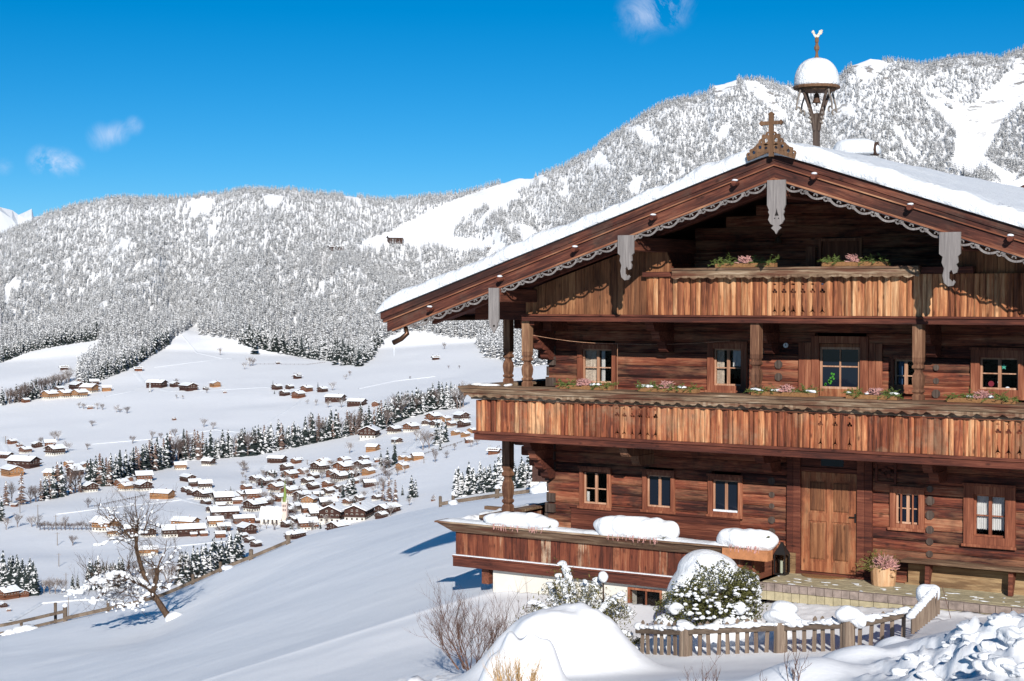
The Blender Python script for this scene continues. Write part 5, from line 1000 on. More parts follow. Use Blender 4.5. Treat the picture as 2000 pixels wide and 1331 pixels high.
for zz in (ZU, ZF-.06):
    mb = MB()
    for k in range(4): L = .85*(1-k/4)**.8; mb.box(XL-L, WY+.02, zz-.2*(k+1)+.004, XL-.001, WY+.18, zz-.2*k-.004)
    mb.build('corner_corbel', 'beam', house, bevel=.03)
# lower terrace on the white basement
XT0, XT1, ZT = -18.62, -12.22, .42
mb = MB(); mb.box(XT0+.02, YM+.06, -.10, XT1, WY-.01, -.03); mb.box(XT0+.02, WY-.01, -.10, XL-.02, 31, -.03); ter = mb.build('terrace', 'beam_depth', house); ter['label'] = 'lower terrace with plain vertical boards'
planks_panel('balustrade', 'plank_low', ter, XT0, XT1, -.10, ZT, YM+.01, .168, seed=44, curve=.003, tilt=.03, gap=.007)
mb = MB(); mb.box(XT0-.03, YM-.05, -.30, XT1+.02, YM+.10, -.115); mb.box(XT0-.03, YM-.075, -.112, XT1, YM+.005, -.078); mb.build('edge_beam', 'beam', ter, bevel=.006)
mb = MB(); mb.box(XT0-.02, YM-.07, -.077, XT1-.1, YM+.0, -.062); mb.build('snow_line', 'snow', ter)
mb = MB(); zt = .60; mb.hull8([(XT0-.02, YM-.06, ZT-.03), (XT1, YM-.06, ZT-.03), (XT1, YM+.12, ZT-.03), (XT0-.02, YM+.12, ZT-.03)], [(XT0-.30, YM-.22, zt-.03), (XT1, YM-.22, zt-.03), (XT1, YM+.16, zt-.03), (XT0-.25, YM+.16, zt-.03)]); mb.box(XT0-.34, YM-.25, zt-.027, XT1+.02, YM+.20, zt+.005); mb.build('handrail', 'rail_grey', ter, bevel=.004)
planks_panel('side_balustrade', 'plank_low', ter, YM+.35, 30.6, -.1, zt+.03, XG-.07, .17, seed=45, alongy=True, curve=.003)
mb = MB(); mb.box(XG-.18, YM+.38, zt+.03, XG+.04, 30.6, zt+.09); mb.box(XG-.9, 28.55, zt+.02, XG-.1, 28.65, zt+.09); mb.build('side_rail', 'rail_grey', ter)
mb = MB(); mb.box(XT0, YM+.1, -.3, XT0+.1, 31, -.11); mb.box(XT0+.55, YM+.12, -.62, XT0+.72, YM+.3, -.301); mb.box(XT1-.1, YM+.1, -.1, XT1, WY-.1, ZT+.08); mb.build('joist', 'beam_depth', ter)
carved_post(XG-.02, 28.1, zt+.09, ZF-.05, .18, ter, .62)
def snow_strip(name, x0, x1, y0, y1, z, h, par, seed, n=90, m='snow'):
    V = []; F = []; k = 9
    for i in range(n+1):
        t = i/n; x = x0+(x1-x0)*t; e = min(1, min(t, 1-t)*n/3)**.5; hh_ = h*(.62+.55*float(vnoise(np.array([x*2.2]), np.array([seed*3.3]), seed, 3)[0]+.3))*e
        for j in range(k):
            s_ = j/(k-1); V.append((x, y0+(y1-y0)*s_, z-.004+hh_*math.sin(math.pi*s_)**.45))
    F = [(i*k+j, (i+1)*k+j, (i+1)*k+j+1, i*k+j+1) for i in range(n) for j in range(k-1)]
    return MB().add(V, F).build(name, m, par, smooth=True)
snow_strip('rail_snow', XT0-.3, XT1-.05, YM-.21, YM+.18, zt+.006, .055, ter, 3); mb = MB(); mb.hull8([(XT0-.2, YM+.18, zt-.05), (XG-.2, YM+.18, zt-.05), (XG-.2, 30, zt-.05), (XT0-.2, 30, zt-.05)], [(XT0-.12, YM+.2, zt+.02), (XG-.22, YM+.2, zt+.02), (XG-.22, 30, zt+.02), (XT0-.12, 30, zt+.02)]); 
for i in range(8): mb.blob((XT0+.1+.05*(i % 2), YM+.3+i*.35, zt+.0), (.2, .3, .07), .25, i, 12, 6)
mb.build('terrace_snow', 'snow', ter, smooth=True)
# basement masonry with a small window
bx0 = xz(963, 1150, 27.0)[0]; wq = (xz(1226, 1185, 27.0)[0], xz(1293, 1185, 27.0)[0], xz(1260, 1219, 27.0)[1], xz(1260, 1150, 27.0)[1]); mb = MB()
for a in ((bx0, 27.0, -3, wq[0]+.03, 27.3, -.30), (wq[1]-.03, 27.0, -3, -12.3, 27.3, -.30), (wq[0]+.03, 27.0, wq[3]-.03, wq[1]-.03, 27.3, -.30), (wq[0]+.03, 27.0, -3, wq[1]-.03, 27.3, wq[2]+.03), (bx0, 27.3, -3, bx0+.3, 36, -.30)): mb.box(*a)
bs = mb.build('basement_wall', 'plaster', house)
mb = MB(); frame_rect(mb, wq[0], wq[1], wq[2], wq[3], .045, 26.985, 27.10); wf = mb.build('basement_window', 'frame', house, bevel=.004)
mb = MB(); um = wq[0]+(wq[1]-wq[0])*.53; mb.box(um-.012, 27.0, wq[2]+.04, um+.012, 27.03, wq[3]-.04); zm = (wq[2]+wq[3])/2; mb.box(wq[0]+.04, 27.003, zm-.011, um-.012, 27.027, zm+.011); mb.box(um+.012, 27.003, zm-.011, wq[1]-.04, 27.027, zm+.011); mb.build('sash', 'frame', wf)
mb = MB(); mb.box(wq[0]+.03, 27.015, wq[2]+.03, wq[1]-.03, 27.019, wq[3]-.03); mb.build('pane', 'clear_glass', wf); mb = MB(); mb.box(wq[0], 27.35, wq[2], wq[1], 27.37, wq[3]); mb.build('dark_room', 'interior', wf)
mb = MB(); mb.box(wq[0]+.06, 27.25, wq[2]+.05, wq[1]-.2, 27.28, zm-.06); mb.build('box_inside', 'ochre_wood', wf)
# stone course under the door and the paved step
mb = MB(); z = -.35; rg = random.Random(6)
while z < .30:
    x = XT1+.02; h = rg.uniform(.07, .12)
    while x < -11.85: w = rg.uniform(.12, .3); mb.box(x, WY-.10-rg.uniform(0, .03), z+.004, min(x+w, -11.85)-.006, WY-.03, z+h); x += w
    z += h
mb.build('stone_course', 'ochre_wood', house)
mb = MB(); mb.box(XR, WY-.06, -.1, -9.75, WY-.02, .36); mb.box(-9.8, WY-.09, -.04, XR, WY-.02, .03); mb.build('base_board', 'ochre_wood', house)
rg = random.Random(8); mb = MB(); y = 26.93; mb.box(-12.02, 26.92, -.3, XR+2, WY-.02, -.012, m=0)
while y < WY-.03:
    x = -12.0+rg.uniform(-.1, .0)
    while x < XR+1.5: w = .255; mb.box(max(x, -12.02)+.004, y+.003, -.011, x+w-.004, min(y+.168, WY-.02)-.003, rg.uniform(-.003, .003), m=0); x += w
    y += .17
stp = mb.build('paving', 'paving', None); tag(stp, kind='structure')
mb = MB(); x = -12.05
while x < XR+1.5:
    w = .155 if x < -10.3 else .26; mb.box(x+.006, 26.80+rg.uniform(0, .012), -.135, x+w-.006, 26.918, -.004+rg.uniform(-.004, .003), m=0)
    mb.box(x+.005, 26.83, -.30, x+w-.005, 26.915, -.139, m=1); x += w
tag(mb.build('kerb', ['kerb_stone', 'paving'], None), kind='structure')
mb = MB(); 
for i in range(46): x = rg.uniform(-12, -7.4); y = rg.uniform(26.9, 27.6); mb.blob((x, y, .002), (rg.uniform(.01, .10), rg.uniform(.01, .03), .006), .4, i, 8, 4)
tag(mb.build('snow', 'snow', None, smooth=True), 'thin smears of snow left on the paved doorstep', 'snow', kind='stuff')
# loggia behind the upper gallery: door, lamp and blue cushion
mb = MB(); q = OR['t1']; frame_rect(mb, q[0], q[1], 4.66, q[3]+.02, .05, WY-.03, WY+.05); mb.box(q[0]+.05, WY+.03, 4.66, q[1]-.05, WY+.05, q[3]-.03); mb.build('loggia_door', 'frame', house)
m = MB(); a, b = xz(1573, 500, WY-.06)[0], xz(1592, 500, WY-.06)[0]; m.box(a, WY-.05, 4.66, b, WY-.002, 5.95); m.build('door_board', 'frame', house)
m = MB(); cu = aty(1628, 503, WY-.5); m.box(cu[0]-.22, WY-.50, 5.40, cu[0]+.22, WY-.42, 5.62); m.box(cu[0]-.22, WY-.5, 4.68, cu[0]-.18, WY-.4, 5.4); m.box(cu[0]+.18, WY-.5, 4.68, cu[0]+.22, WY-.4, 5.4); m.box(cu[0]-.22, WY-.52, 5.05, cu[0]+.22, WY-.1, 5.1)
tag(recenter(m.build('chair', 'steel_blue', None), (cu[0], WY-.4, 4.68)), 'blue painted chair standing in the shaded attic loggia', 'chair')
p = aty(1520, 470, WY-.15); m = MB(); m.lathe([(.02, .06), (.05, .04), (.075, -.04), (.07, -.05)], p, 10); m.tube([p+np.array([0, 0, .06]), p+np.array([0, .15, .12])], .01, 5); tag(recenter(m.build('wall_lamp', 'iron_brown', None), p), 'small dark bell-shaped lamp on the shaded attic wall', 'lamp')
# washing line, thermometer, antlers
P0, P1, P2 = aty(1040, 655, YM+.15), aty(1206, 672, WY-.3), aty(1425, 666, WY-.3); P = [P0*(1-t)+P1*t+np.array([0, 0, -.04*math.sin(3.14*t)]) for t in np.linspace(0, 1, 8)]+[P1*(1-t)+P2*t+np.array([0, 0, -.035*math.sin(3.14*t)]) for t in np.linspace(.1, 1, 10)]
m = MB(); m.tube(P, .005, 4); m.tube([P1, P1+np.array([0, 0, -1.2])], .006, 4); tag(m.build('washing_line', 'sash', None), 'thin washing line strung across the upper storey windows', 'line')
p = aty(1534, 675, WY-.04); m = MB(); m.tube([p, p+np.array([0, .035, 0])], .045, 16); th = tag(recenter(m.build('wall_clock', 'white', None), p), 'small round white dial on the shaded wall of the middle storey', 'thermometer')
m = MB(); m.box(p[0]-.004, p[1]-.004, p[2]-.005, p[0]+.004, p[1]-.001, p[2]+.032); m.box(p[0], p[1]-.004, p[2]-.005, p[0]+.02, p[1]-.001, p[2]+.003); m.build('hand', 'dark', th)
m = MB(); rg = random.Random(3)
for i in range(9): q = aty(1492+i*2.4, 684, WY-.12); m.tube([q+np.array([0, 0, -.04]), q+np.array([rg.uniform(-.03, .03), 0, rg.uniform(.02, .05)])], .010, 5)
a, b = aty(1489, 688, WY-.12), aty(1513, 688, WY-.12); m.box(a[0], a[1]-.03, a[2]-.02, b[0], a[1]+.09, a[2]); tag(m.build('peg_shelf', 'sash', None), 'tiny shelf of pale pegs beside the round dial', 'shelf')
# ---------------------------------------------------------------- things on and round the house
def sprigs(mb, c, rx, ry, n, L, seed, m=0, droop=.2, thick=.004, needles=True):
    rg = random.Random(seed)
    for i in range(n):
        p = Vector((c[0]+rg.uniform(-rx, rx), c[1]+rg.uniform(-ry, ry), c[2])); d = Vector((rg.uniform(-1, 1), rg.uniform(-1, .6), rg.uniform(.1, 1.1))).normalized(); P = [p]
        for k in range(4): d = (d+Vector((0, 0, -droop))).normalized(); P.append(P[-1]+d*L/4*rg.uniform(.7, 1.2))
        mb.tube(P, [thick, thick*.9, thick*.8, thick*.6, thick*.3], 3, m, cap=False)
        if needles:
            for k in range(12):
                t = rg.uniform(.1, 3.95); b = P[int(t)].lerp(P[int(t)+1], t-int(t)); s = Vector((rg.uniform(-1, 1), rg.uniform(-1, 1), rg.uniform(-.5, .8))).normalized()*.045; w = Vector((0, 0, .006)) if abs(s.z) < .03 else Vector((.006, 0, 0))
                mb.add([b-w, b+w, b+s+w*.3, b+s-w*.3], [(0, 1, 2, 3)], m)
def heather(mb, c, r, n, seed, m=0):
    rg = random.Random(seed)
    for i in range(n):
        a = rg.uniform(0, 6.28); e = rg.uniform(.15, 1.0); d = Vector((math.cos(a)*(1-e*.6), math.sin(a)*(1-e*.6)*.7, e)).normalized(); L = r*rg.uniform(.6, 1.15); p = Vector(c)
        P = [p+d*L*t+Vector((rg.uniform(-1, 1), rg.uniform(-1, 1), 0))*.012*t*4 for t in (.1, .45, .75, 1)]; mb.tube(P, [.004, .011, .012, .003], 4, m, cap=False)
def flowerbox(px0, px1, py, Y, z, hx, label, seed, snow=0, gr=(1, 1)):
    X0, X1 = xz(px0, py, Y)[0], xz(px1, py, Y)[0]; xm = (X0+X1)/2; m = MB(); m.box(X0, Y-.08, z, X1, Y+.08, z+.075); b = m.build('flower_box', 'mat_brown', None, bevel=.006); recenter(b, (xm, Y, z)); tag(b, 'brown flower box '+label, 'flower box', 'flower boxes on the galleries')
    H = xz(hx, py, Y)[0]; m = MB(); heather(m, (H, Y-.01, z+.06), .15, 110, seed); o = m.build('heather', 'heather', None); recenter(o, (H, Y, z+.07)); tag(o, 'pink heather in the box '+label, 'heather', 'heathers on the galleries')
    m = MB()
    for (u0, u1, k) in ((X0, H-.13, gr[0]), (H+.13, X1, gr[1])):
        if u1-u0 > .05 and k: sprigs(m, ((u0+u1)/2, Y-.02, z+.07), abs(u1-u0)/2, .05, int(26*k), .17, seed+int(u0*7), droop=.22)
    o = m.build('fir_sprigs', 'fir_green', None); recenter(o, (xm, Y, z+.07)); tag(o, 'green fir sprigs in the box '+label, 'fir sprigs', 'fir sprigs on the galleries')
    if snow:
        m2 = MB(); rg = random.Random(seed)
        for u in range(snow): x = rg.choice((rg.uniform(X0, H-.12), rg.uniform(H+.12, X1))); m2.blob((x, Y-.03+rg.uniform(-.04, .05), z+.10), (rg.uniform(.04, .12), .05, .022), .3, u, 10, 6)
        c = m2.build('snow_cap', 'snow', o, smooth=True)
YR = YM-.06; zz = ZR+.105
flowerbox(1096, 1196, 752, YR, zz, 1142, 'below the upper left window', 101, 4); flowerbox(1250, 1364, 757, YR, zz, 1302, 'between the two curtained windows', 102, 9); flowerbox(1470, 1595, 766, YR, zz, 1537, 'left of the balcony door', 103, 9); flowerbox(1655, 1755, 772, YR, zz, 1710, 'under the balcony door', 104, 3); flowerbox(1852, 1985, 782, YR, zz, 1918, 'under the window with the star', 105, 3)
flowerbox(1400, 1515, 512, YM-.12, 5.562, 1455, 'at the left of the attic balcony', 106); flowerbox(1608, 1735, 507, YM-.12, 5.562, 1667, 'at the right of the attic balcony', 107)
# boxes buried in snow on the terrace rail
for (a, b, py, h, lab, sd, bare) in ((958, 1080, 1016, .27, 'flattened snow heap on the terrace rail near its corner', 1, 0), (1182, 1306, 1034, .38, 'thick loaf of snow over the flower box mid-rail', 2, 1), (1418, 1503, 1050, .32, 'rounded snow cap over the clay-coloured box at the rail end', 3, 2)):
    X0, X1 = xz(a, py, YM-.05)[0], xz(b, py, YM-.05)[0]; m = MB()
    if bare == 2: m.box(X0+.02, YM-.26, .40, X1+.05, YM-.02, .58)
    else: m.box(X0+.08, YM-.14, .607, X1-.08, YM+.04, .68)
    bx = m.build('flower_box', 'clay' if bare == 2 else 'mat_brown', None, bevel=.005); tag(recenter(bx, ((X0+X1)/2, YM-.05, .61)), lab, 'flower box', 'snowed-in boxes on the terrace rail')
    m = MB(); n = 10 if bare == 0 else 6
    for i in range(n):
        t = i/(n-1); m.blob((X0+(X1-X0)*(.08+.84*t), YM-.06, .62+h*.34), ((X1-X0)/n*1.25+.07, .19+.01*math.sin(i), h*.66*(1-(.35 if bare == 0 else .12)*abs(2*t-1)**2)), .10, sd*20+i, 24, 14)
    sc = m.build('snow_cap', 'snow', bx, smooth=True); rm = sc.modifiers.new('r', 'REMESH'); rm.mode = 'VOXEL'; rm.voxel_size = .016; rm.use_smooth_shade = True; sm_ = sc.modifiers.new('s', 'SMOOTH'); sm_.iterations = 26; sm_.factor = .7
    m = MB(); rg = random.Random(sd)
    for i in range(26): x = rg.uniform(X0+.15, X1-.1); m.tube([(x, YM-.24, .62+rg.uniform(0, .04)), (x+rg.uniform(-.04, .04), YM-.27, .55+rg.uniform(-.03, .03))], .005, 3)
    m.build('dry_heather', 'heather', bx); m = MB(); sprigs(m, (X1-.05, YM-.14, .65+(.12 if bare == 2 else 0)), .06, .04, 10, .12, sd, droop=.0); m.build('green_shoot', 'green_leaf', bx)
# lantern
p = aty(1524, 1100, 28.0)*1; lx, ly = float(aty(1527, 1117, 27.78)[0]), 27.78; m = MB(); s = .10
lan = empty('lantern', (lx, ly, 0), 'tall black glazed lantern with a pale candle beside the front door', 'lantern')
m.box(lx-s, ly-s, .0, lx+s, ly+s, .03)
for a in (-1, 1):
    for b in (-1, 1): m.box(lx+a*s-.012, ly+b*s-.012, .031, lx+a*s+.012, ly+b*s+.012, .37)
m.lathe([(s*1.55, .37), (s*1.5, .39), (.035, .56), (.03, .59)], (lx, ly, 0), 4); m.build('frame', 'black_iron', lan); m = MB(); m.tube([(lx+.045*math.cos(t), ly, .63+.05*math.sin(t)) for t in np.linspace(-1.2, 4.4, 12)], .005, 4); m.build('handle', 'black_iron', lan)
m = MB(); m.box(lx-s+.01, ly-s-.001, .032, lx+s-.01, ly-s+.001, .369); m.box(lx+s-.001, ly-s+.01, .032, lx+s+.001, ly+s-.01, .369); m.build('glass', 'clear_glass', lan); m = MB(); m.lathe([(.035, 0), (.035, .22)], (lx, ly, .031), 14); m.build('candle', 'candle', lan)
# doormat, log planter, bench
dx = (OR['door'][0]+OR['door'][1])/2-.06; m = MB(); n = 18; m.add([(dx+.42*math.cos(math.pi+math.pi*i/n), WY-.1+.30*math.sin(math.pi+math.pi*i/n), z) for z in (.004, .018) for i in range(n+1)], [tuple(range(n+1)), tuple(range(2*n+1, n, -1))]+[(i+1, i, i+n+1, i+n+2) for i in range(n)]); tag(recenter(m.build('doormat', 'mat_brown', None), (dx, WY-.2, 0)), 'half-round brown doormat before the front door', 'doormat')
q = atz = None
gx, gy = -10.08, 27.72; m = MB(); m.lathe([(.20, 0), (.215, .10), (.225, .33), (.20, .335), (.19, .26)], (gx, gy, .002), 13); pl = m.build('log_planter', 'log_new', None); recenter(pl, (gx, gy, 0)); tag(pl, 'planter hollowed from a pale log section between door and bench', 'planter')
m = MB(); m.tube([(gx+.17, gy-.10, .2), (gx+.24, gy-.15, .22)], [.05, .035], 8); m.build('branch_stub', 'log_new', pl)
m = MB(); heather(m, (gx+.05, gy-.06, .28), .26, 240, 9); tag(recenter(m.build('heather', 'heather', None), (gx, gy, .3)), 'big pink heather growing in the log planter', 'heather')
m = MB(); sprigs(m, (gx-.10, gy+.02, .30), .11, .1, 60, .34, 5, droop=.1, thick=.006); tag(recenter(m.build('fir_sprigs', 'yew', None), (gx, gy, .3)), 'dark green fir sprigs behind the heather in the log planter', 'fir sprigs')
b0 = xz(1765, 1100, WY-.25)[0]; m = MB(); m.box(b0, WY-.42, .43, XR, WY-.06, .475); bn = m.build('bench', 'rail_grey', None, bevel=.008); recenter(bn, (b0, WY-.2, .0)); tag(bn, 'long weathered plank bench fixed along the house wall', 'bench')
for px in (1812, 1975):
    x = xz(px, 1120, WY-.3)[0]; m = MB(); m.hull8([(x-.035, WY-.36, .01), (x+.035, WY-.36, .01), (x+.035, WY-.28, .01), (x-.035, WY-.28, .01)], [(x-.04, WY-.32, .429), (x+.04, WY-.32, .429), (x+.04, WY-.12, .429), (x-.04, WY-.12, .429)]); m.build('leg', 'beam', bn)
    if px == 1812: m = MB(); m.blob((x-.02, WY-.42, .03), (.10, .08, .04), .2, 3, 12, 8); tag(recenter(m.build('stone', 'kerb_stone', None), (x, WY-.4, 0)), 'dark rounded stone lying under the bench end', 'stone')
# ---------------------------------------------------------------- garden picket fence
def gp(px, D, up=0.): p = atd(px, 1200, D); return Vector((p[0], p[1], gz(p[0], p[1])+up))
FN = [(1246, 25.9), (1339, 25.1), (1525, 24.6), (1655, 23.9), (1790, 23.7)]
def picket_run(a, b, label, posts, seed, base=None, n=None, rail=.09, hp=.50):
    A, B = gp(*a), gp(*b); L = (B-A).length; fn = empty('picket_fence', A, label, 'fence', 'garden picket fences'); rg = random.Random(seed); d = (B-A).normalized(); nrm = Vector((d.y, -d.x, 0)).normalized()
    if nrm.y > 0: nrm = -nrm
    n = int(L/.145); zA, zB = A.z, B.z
    def zl(t): x = A.lerp(B, t); return gz(x.x+nrm.x*.15, x.y+nrm.y*.15)
    for i in range(n):
        t = (i+.5)/n; p = A.lerp(B, t); z = zl(t); w = .030; m = MB(); hh = hp*rg.uniform(.93, 1.05); tw = rg.uniform(-.03, .03); c = [p-d*w, p+d*w, p+d*w-nrm*.022, p-d*w-nrm*.022]
        m.hull8([(q.x, q.y, z-.12) for q in c], [(q.x+d.x*tw, q.y+d.y*tw, z+hh*.93) for q in c]); 
        top = [(q.x+d.x*tw, q.y+d.y*tw, z+hh*.93) for q in c]; mid = p+d*tw; k = len(m.v); m.add(top+[(mid.x, mid.y, z+hh), (mid.x-nrm.x*.022, mid.y-nrm.y*.022, z+hh)], [(0, 1, 4), (3, 5, 2), (1, 2, 5, 4), (0, 4, 5, 3)]); m.build('picket', 'fence_wood', fn)
    m = MB(); r0, r1 = A+nrm*.012, B+nrm*.012; z0, z1 = zl(0)+hp*.62, zl(1)+hp*.62; q = []
    m.hull8([(r0.x, r0.y, z0), (r1.x, r1.y, z1), (r1.x+nrm.x*.05, r1.y+nrm.y*.05, z1), (r0.x+nrm.x*.05, r0.y+nrm.y*.05, z0)], [(r0.x, r0.y, z0+rail), (r1.x, r1.y, z1+rail), (r1.x+nrm.x*.05, r1.y+nrm.y*.05, z1+rail), (r0.x+nrm.x*.05, r0.y+nrm.y*.05, z0+rail)]); m.build('rail', 'fence_rail', fn, bevel=.008)
    m = MB(); k = max(6, int(L/.10))
    for i in range(k):
        t = (i+.5)/k; p = A.lerp(B, t)+nrm*.03; m.blob((p.x, p.y, z0+(z1-z0)*t+rail+.015), (.09, .075, .03+.022*math.sin(i*1.3+seed)+.012*rg.random()), .15, seed+i, 10, 7)
    m.build('rail_snow', 'snow', fn, smooth=True)
    for t, r, h, s in posts:
        p = A.lerp(B, t)+nrm*.02; z = zl(t); m = MB(); m.lathe([(r*1.02, -.1), (r, 0), (r*.96, h), (r*.5, h+.012)], (p.x, p.y, z), 9); po = m.build('post', 'fence_wood', fn)
        if s: m = MB(); m.blob((p.x-.01, p.y, z+h+s*.42), (r*1.5+s*.25, r*1.4+s*.2, s*.52), .24, int(seed*7+t*9), 26, 16, 1.6); m.blob((p.x+r*1.5, p.y, z+h+s*.1), (r*1.6, r*1.3, s*.4), .2, 4, 16, 10); m.build('snow_cap', 'snow', po, smooth=True)
    return fn
picket_run(FN[0], FN[1], 'leftmost picket fence run, half sunk beside the big snow mound', [(.97, .065, .44, .10), (1.03, .05, .40, 0)], 2); picket_run(FN[1], FN[2], 'picket fence run under the snowy evergreen bush', [(1.0, .105, .46, .26)], 3); picket_run(FN[2], FN[3], 'picket fence run in front of the front door', [(.95, .05, .42, 0), (1.03, .095, .42, .26)], 4); picket_run((1668, 23.85), (1775, 23.6), 'rightmost picket fence run climbing to the steep slatted end', [], 5, hp=.46)
# the steep slatted end with a ball of snow
p0, p1 = gp(1783, 22.2), gp(1832, 23.4); se = empty('slatted_gate', p0, 'short steep run of close-set slats capped by a ball of snow', 'fence'); d = p1-p0
for i in range(11):
    t = i/10; p = p0+d*t; z0 = 5-(1216-46*t*.8-585)/FPX*(22.2+1.2*t); z1 = 5-(1206-54*t-585)/FPX*(22.2+1.2*t); m = MB(); w = .022; m.box(p.x-w, p.y-w, z0-.15, p.x+w, p.y+w, z1+random.uniform(-.01, .01), rz=.6); m.build('slat', 'fence_wood', se)
m = MB()
for i in range(13): t = i/12; p = p0+d*t*.96; z1 = 5-(1206-54*t-585)/FPX*(22.2+1.2*t); m.blob((p.x-.03, p.y, z1+.015), (.065, .06, .045), .1, i, 12, 8)
m.build('snow_ridge', 'snow', se, smooth=True); c = atd(1815, 1160, 23.4); m = MB(); m.blob(c, (.175, .17, .155), .16, 8, 26, 18, 1.5); m.build('snow_cap', 'snow', se, smooth=True)
a, b = atd(1840, 1145, 23.0), atd(1857, 1208, 22.4); tag(MB().tube([a, b], .005, 4).build('stake', 'twig', None), 'thin dark stick leaning beside the snow ball', 'stick')
sf = empty('picket_fence', atd(1665, 1331, 16.3), 'few slat tops of a buried fence poking out at the bottom edge', 'fence')
for i in range(7):
    p = atd(1638+i*9.5, 1322, 16.2); m = MB(); m.box(p[0]-.018, p[1]-.01, p[2]-.5, p[0]+.018, p[1]+.01, p[2]+random.uniform(-.01, .02), rz=.5); m.build('picket', 'fence_wood', sf)
# ---------------------------------------------------------------- rail fence along the meadow edge
def crest(px, D=71.): p = atd(px, 1000, D); return Vector((p[0], p[1], gz(p[0], p[1])))
mf = empty('rail_fence', crest(126), 'long weathered rail fence following the far edge of the meadow', 'fence')
pxs_ = [-60, 40, 126, 210, 300, 376, 430, 490, 563, 860, 885, 971, 1056, 1140]
PT = [crest(x) for x in pxs_]
for i, (x, p) in enumerate(zip(pxs_, PT)):
    r = .10 if x in (126, 490, 563, 971) else .07; h = .62 if x in (126,) else .42; m = MB(); m.lathe([(r, -.4), (r, h), (r*.6, h+.03)], p, 8); po = m.build('post', 'fence_rail', mf)
    if x in (126, 563, 971, 885): m = MB(); m.blob((p.x, p.y, p.z+h+.04), (r*1.3, r*1.3, .10), .1, i, 12, 8); m.build('snow_cap', 'snow', po, smooth=True)
    if x == 126: m = MB(); q = p+Vector((-.72, .1, 0)); m.lathe([(.07, -.4), (.07, .7)], q, 8); m.build('post', 'fence_rail', mf)
for i in range(len(PT)-1):
    if 560 < pxs_[i] < 860: continue
    for (z0, hh) in (((.04, .15),) if pxs_[i] >= 126 else ((.36, .13), (.02, .12))):
        a, b = PT[i], PT[i+1]; m = MB(); n = Vector((0, .04, 0)); N2 = 6; mm = []
        for k in range(N2):
            pa, pb = a.lerp(b, k/N2), a.lerp(b, (k+1)/N2); za, zb = gz(pa.x, pa.y), gz(pb.x, pb.y); o_ = Vector(FH)*-.1
            m.hull8([(pa.x+o_.x, pa.y+o_.y, za+z0), (pb.x+o_.x, pb.y+o_.y, zb+z0), (pb.x, pb.y, zb+z0), (pa.x, pa.y, za+z0)], [(pa.x+o_.x, pa.y+o_.y, za+z0+hh), (pb.x+o_.x, pb.y+o_.y, zb+z0+hh), (pb.x, pb.y, zb+z0+hh), (pa.x, pa.y, za+z0+hh)])
        m.build('rail', 'fence_rail', mf)
m = MB()
for (x, s) in ((20, .22), (36, .3), (52, .28), (10, .12), (62, .12), (445, .2), (885, .22), (1048, .35), (1062, .4)): p = crest(x, 70.6); m.blob((p.x, p.y, p.z+s*.3), (s, .3, s*.55), .2, x, 14, 9)
m.build('snow_cap', 'snow', mf, smooth=True)
# small hut and its snowy lean-to visible behind the house corner
p, D = on(1054, 962); hut = empty('field_shed', p, 'purple-brown shed with white base just behind the house corner', 'shed'); hut.rotation_euler = (0, 0, .5); s = D/FPX; m = MB(); m.box(-14*s, -12*s, 0, 30*s, 12*s, 60*s); o = m.build('wall', 'ch_dark'); o.parent = hut; m = MB(); m.box(-17*s, -15*s, -8*s, 33*s, 13*s, 22*s); o = m.build('base', 'ch_white'); o.parent = hut; m = MB(); m.prism([(-20*s, 56*s), (36*s, 56*s), (8*s, 70*s)], -16*s, 16*s); o = m.build('roof', 'snow_far'); o.parent = hut
# neighbouring roof peeping over at the right edge
p = atd(2030, 372, 62); nb = empty('neighbour_house', (p[0], p[1], p[2]-6), 'brown roof corner of a snow-topped house behind at the right edge', 'house'); nb.rotation_euler = (0, 0, .2)
m = MB(); m.prism([(-3.0, 0), (3.0, 0), (3.0, 4.8), (0, 6.2), (-3.0, 4.8)], -.0, 9); o = m.build('wall', 'beam'); o.parent = nb; m = MB(); m.prism([(-3.6, 4.5), (0, 6.25), (3.6, 4.5), (3.6, 4.62), (0, 6.4), (-3.6, 4.62)][::1], -.7, 9.5); o = m.build('roof', 'beam'); o.parent = nb; m = MB(); m.prism([(-3.65, 4.64), (0, 6.42), (3.65, 4.64), (3.55, 4.95), (0, 6.75), (-3.55, 4.95)], -.7, 9.5); o = m.build('snow_cover', 'snow_roof'); o.parent = nb
# ---------------------------------------------------------------- shrubs
def twigs(name, label, cat, px, D, n, L, seed, m='twig', r=.007, dep=3, kids=3, up=.16, rx=.2, lean=.35, group=None):
    b = gp(px, D, -.05); rg = random.Random(seed); mb = MB()
    for i in range(n):
        a = rg.uniform(0, 6.28); p = b+Vector((math.cos(a)*rx*rg.random(), math.sin(a)*rx*rg.random()*.6, 0)); grow(mb, p, (math.cos(a)*lean, math.sin(a)*lean, 1), L*rg.uniform(.6, 1.1), r, dep, rg, 4, .45, up, kids, 3)
    return tag(recenter(mb.build(name, m, None), b), label, cat, group)
twigs('bare_shrub', 'dense bare reddish-brown shrub beside the white basement wall', 'shrub', 922, 23.6, 22, .66, 3, 'twig', .008, 3, 4, .10, .30, .75)
twigs('bare_shrub', 'thin bare twigs rising against the white basement wall', 'shrub', 985, 25.0, 9, .75, 4, 'twig', .006, 2, 3, .12, .25, .5)
twigs('dry_grass', 'clump of straw-yellow dry stalks poking from the snow lumps', 'dry grass', 1012, 19.3, 46, .34, 5, 'straw', .0055, 2, 3, .2, .26, .45)
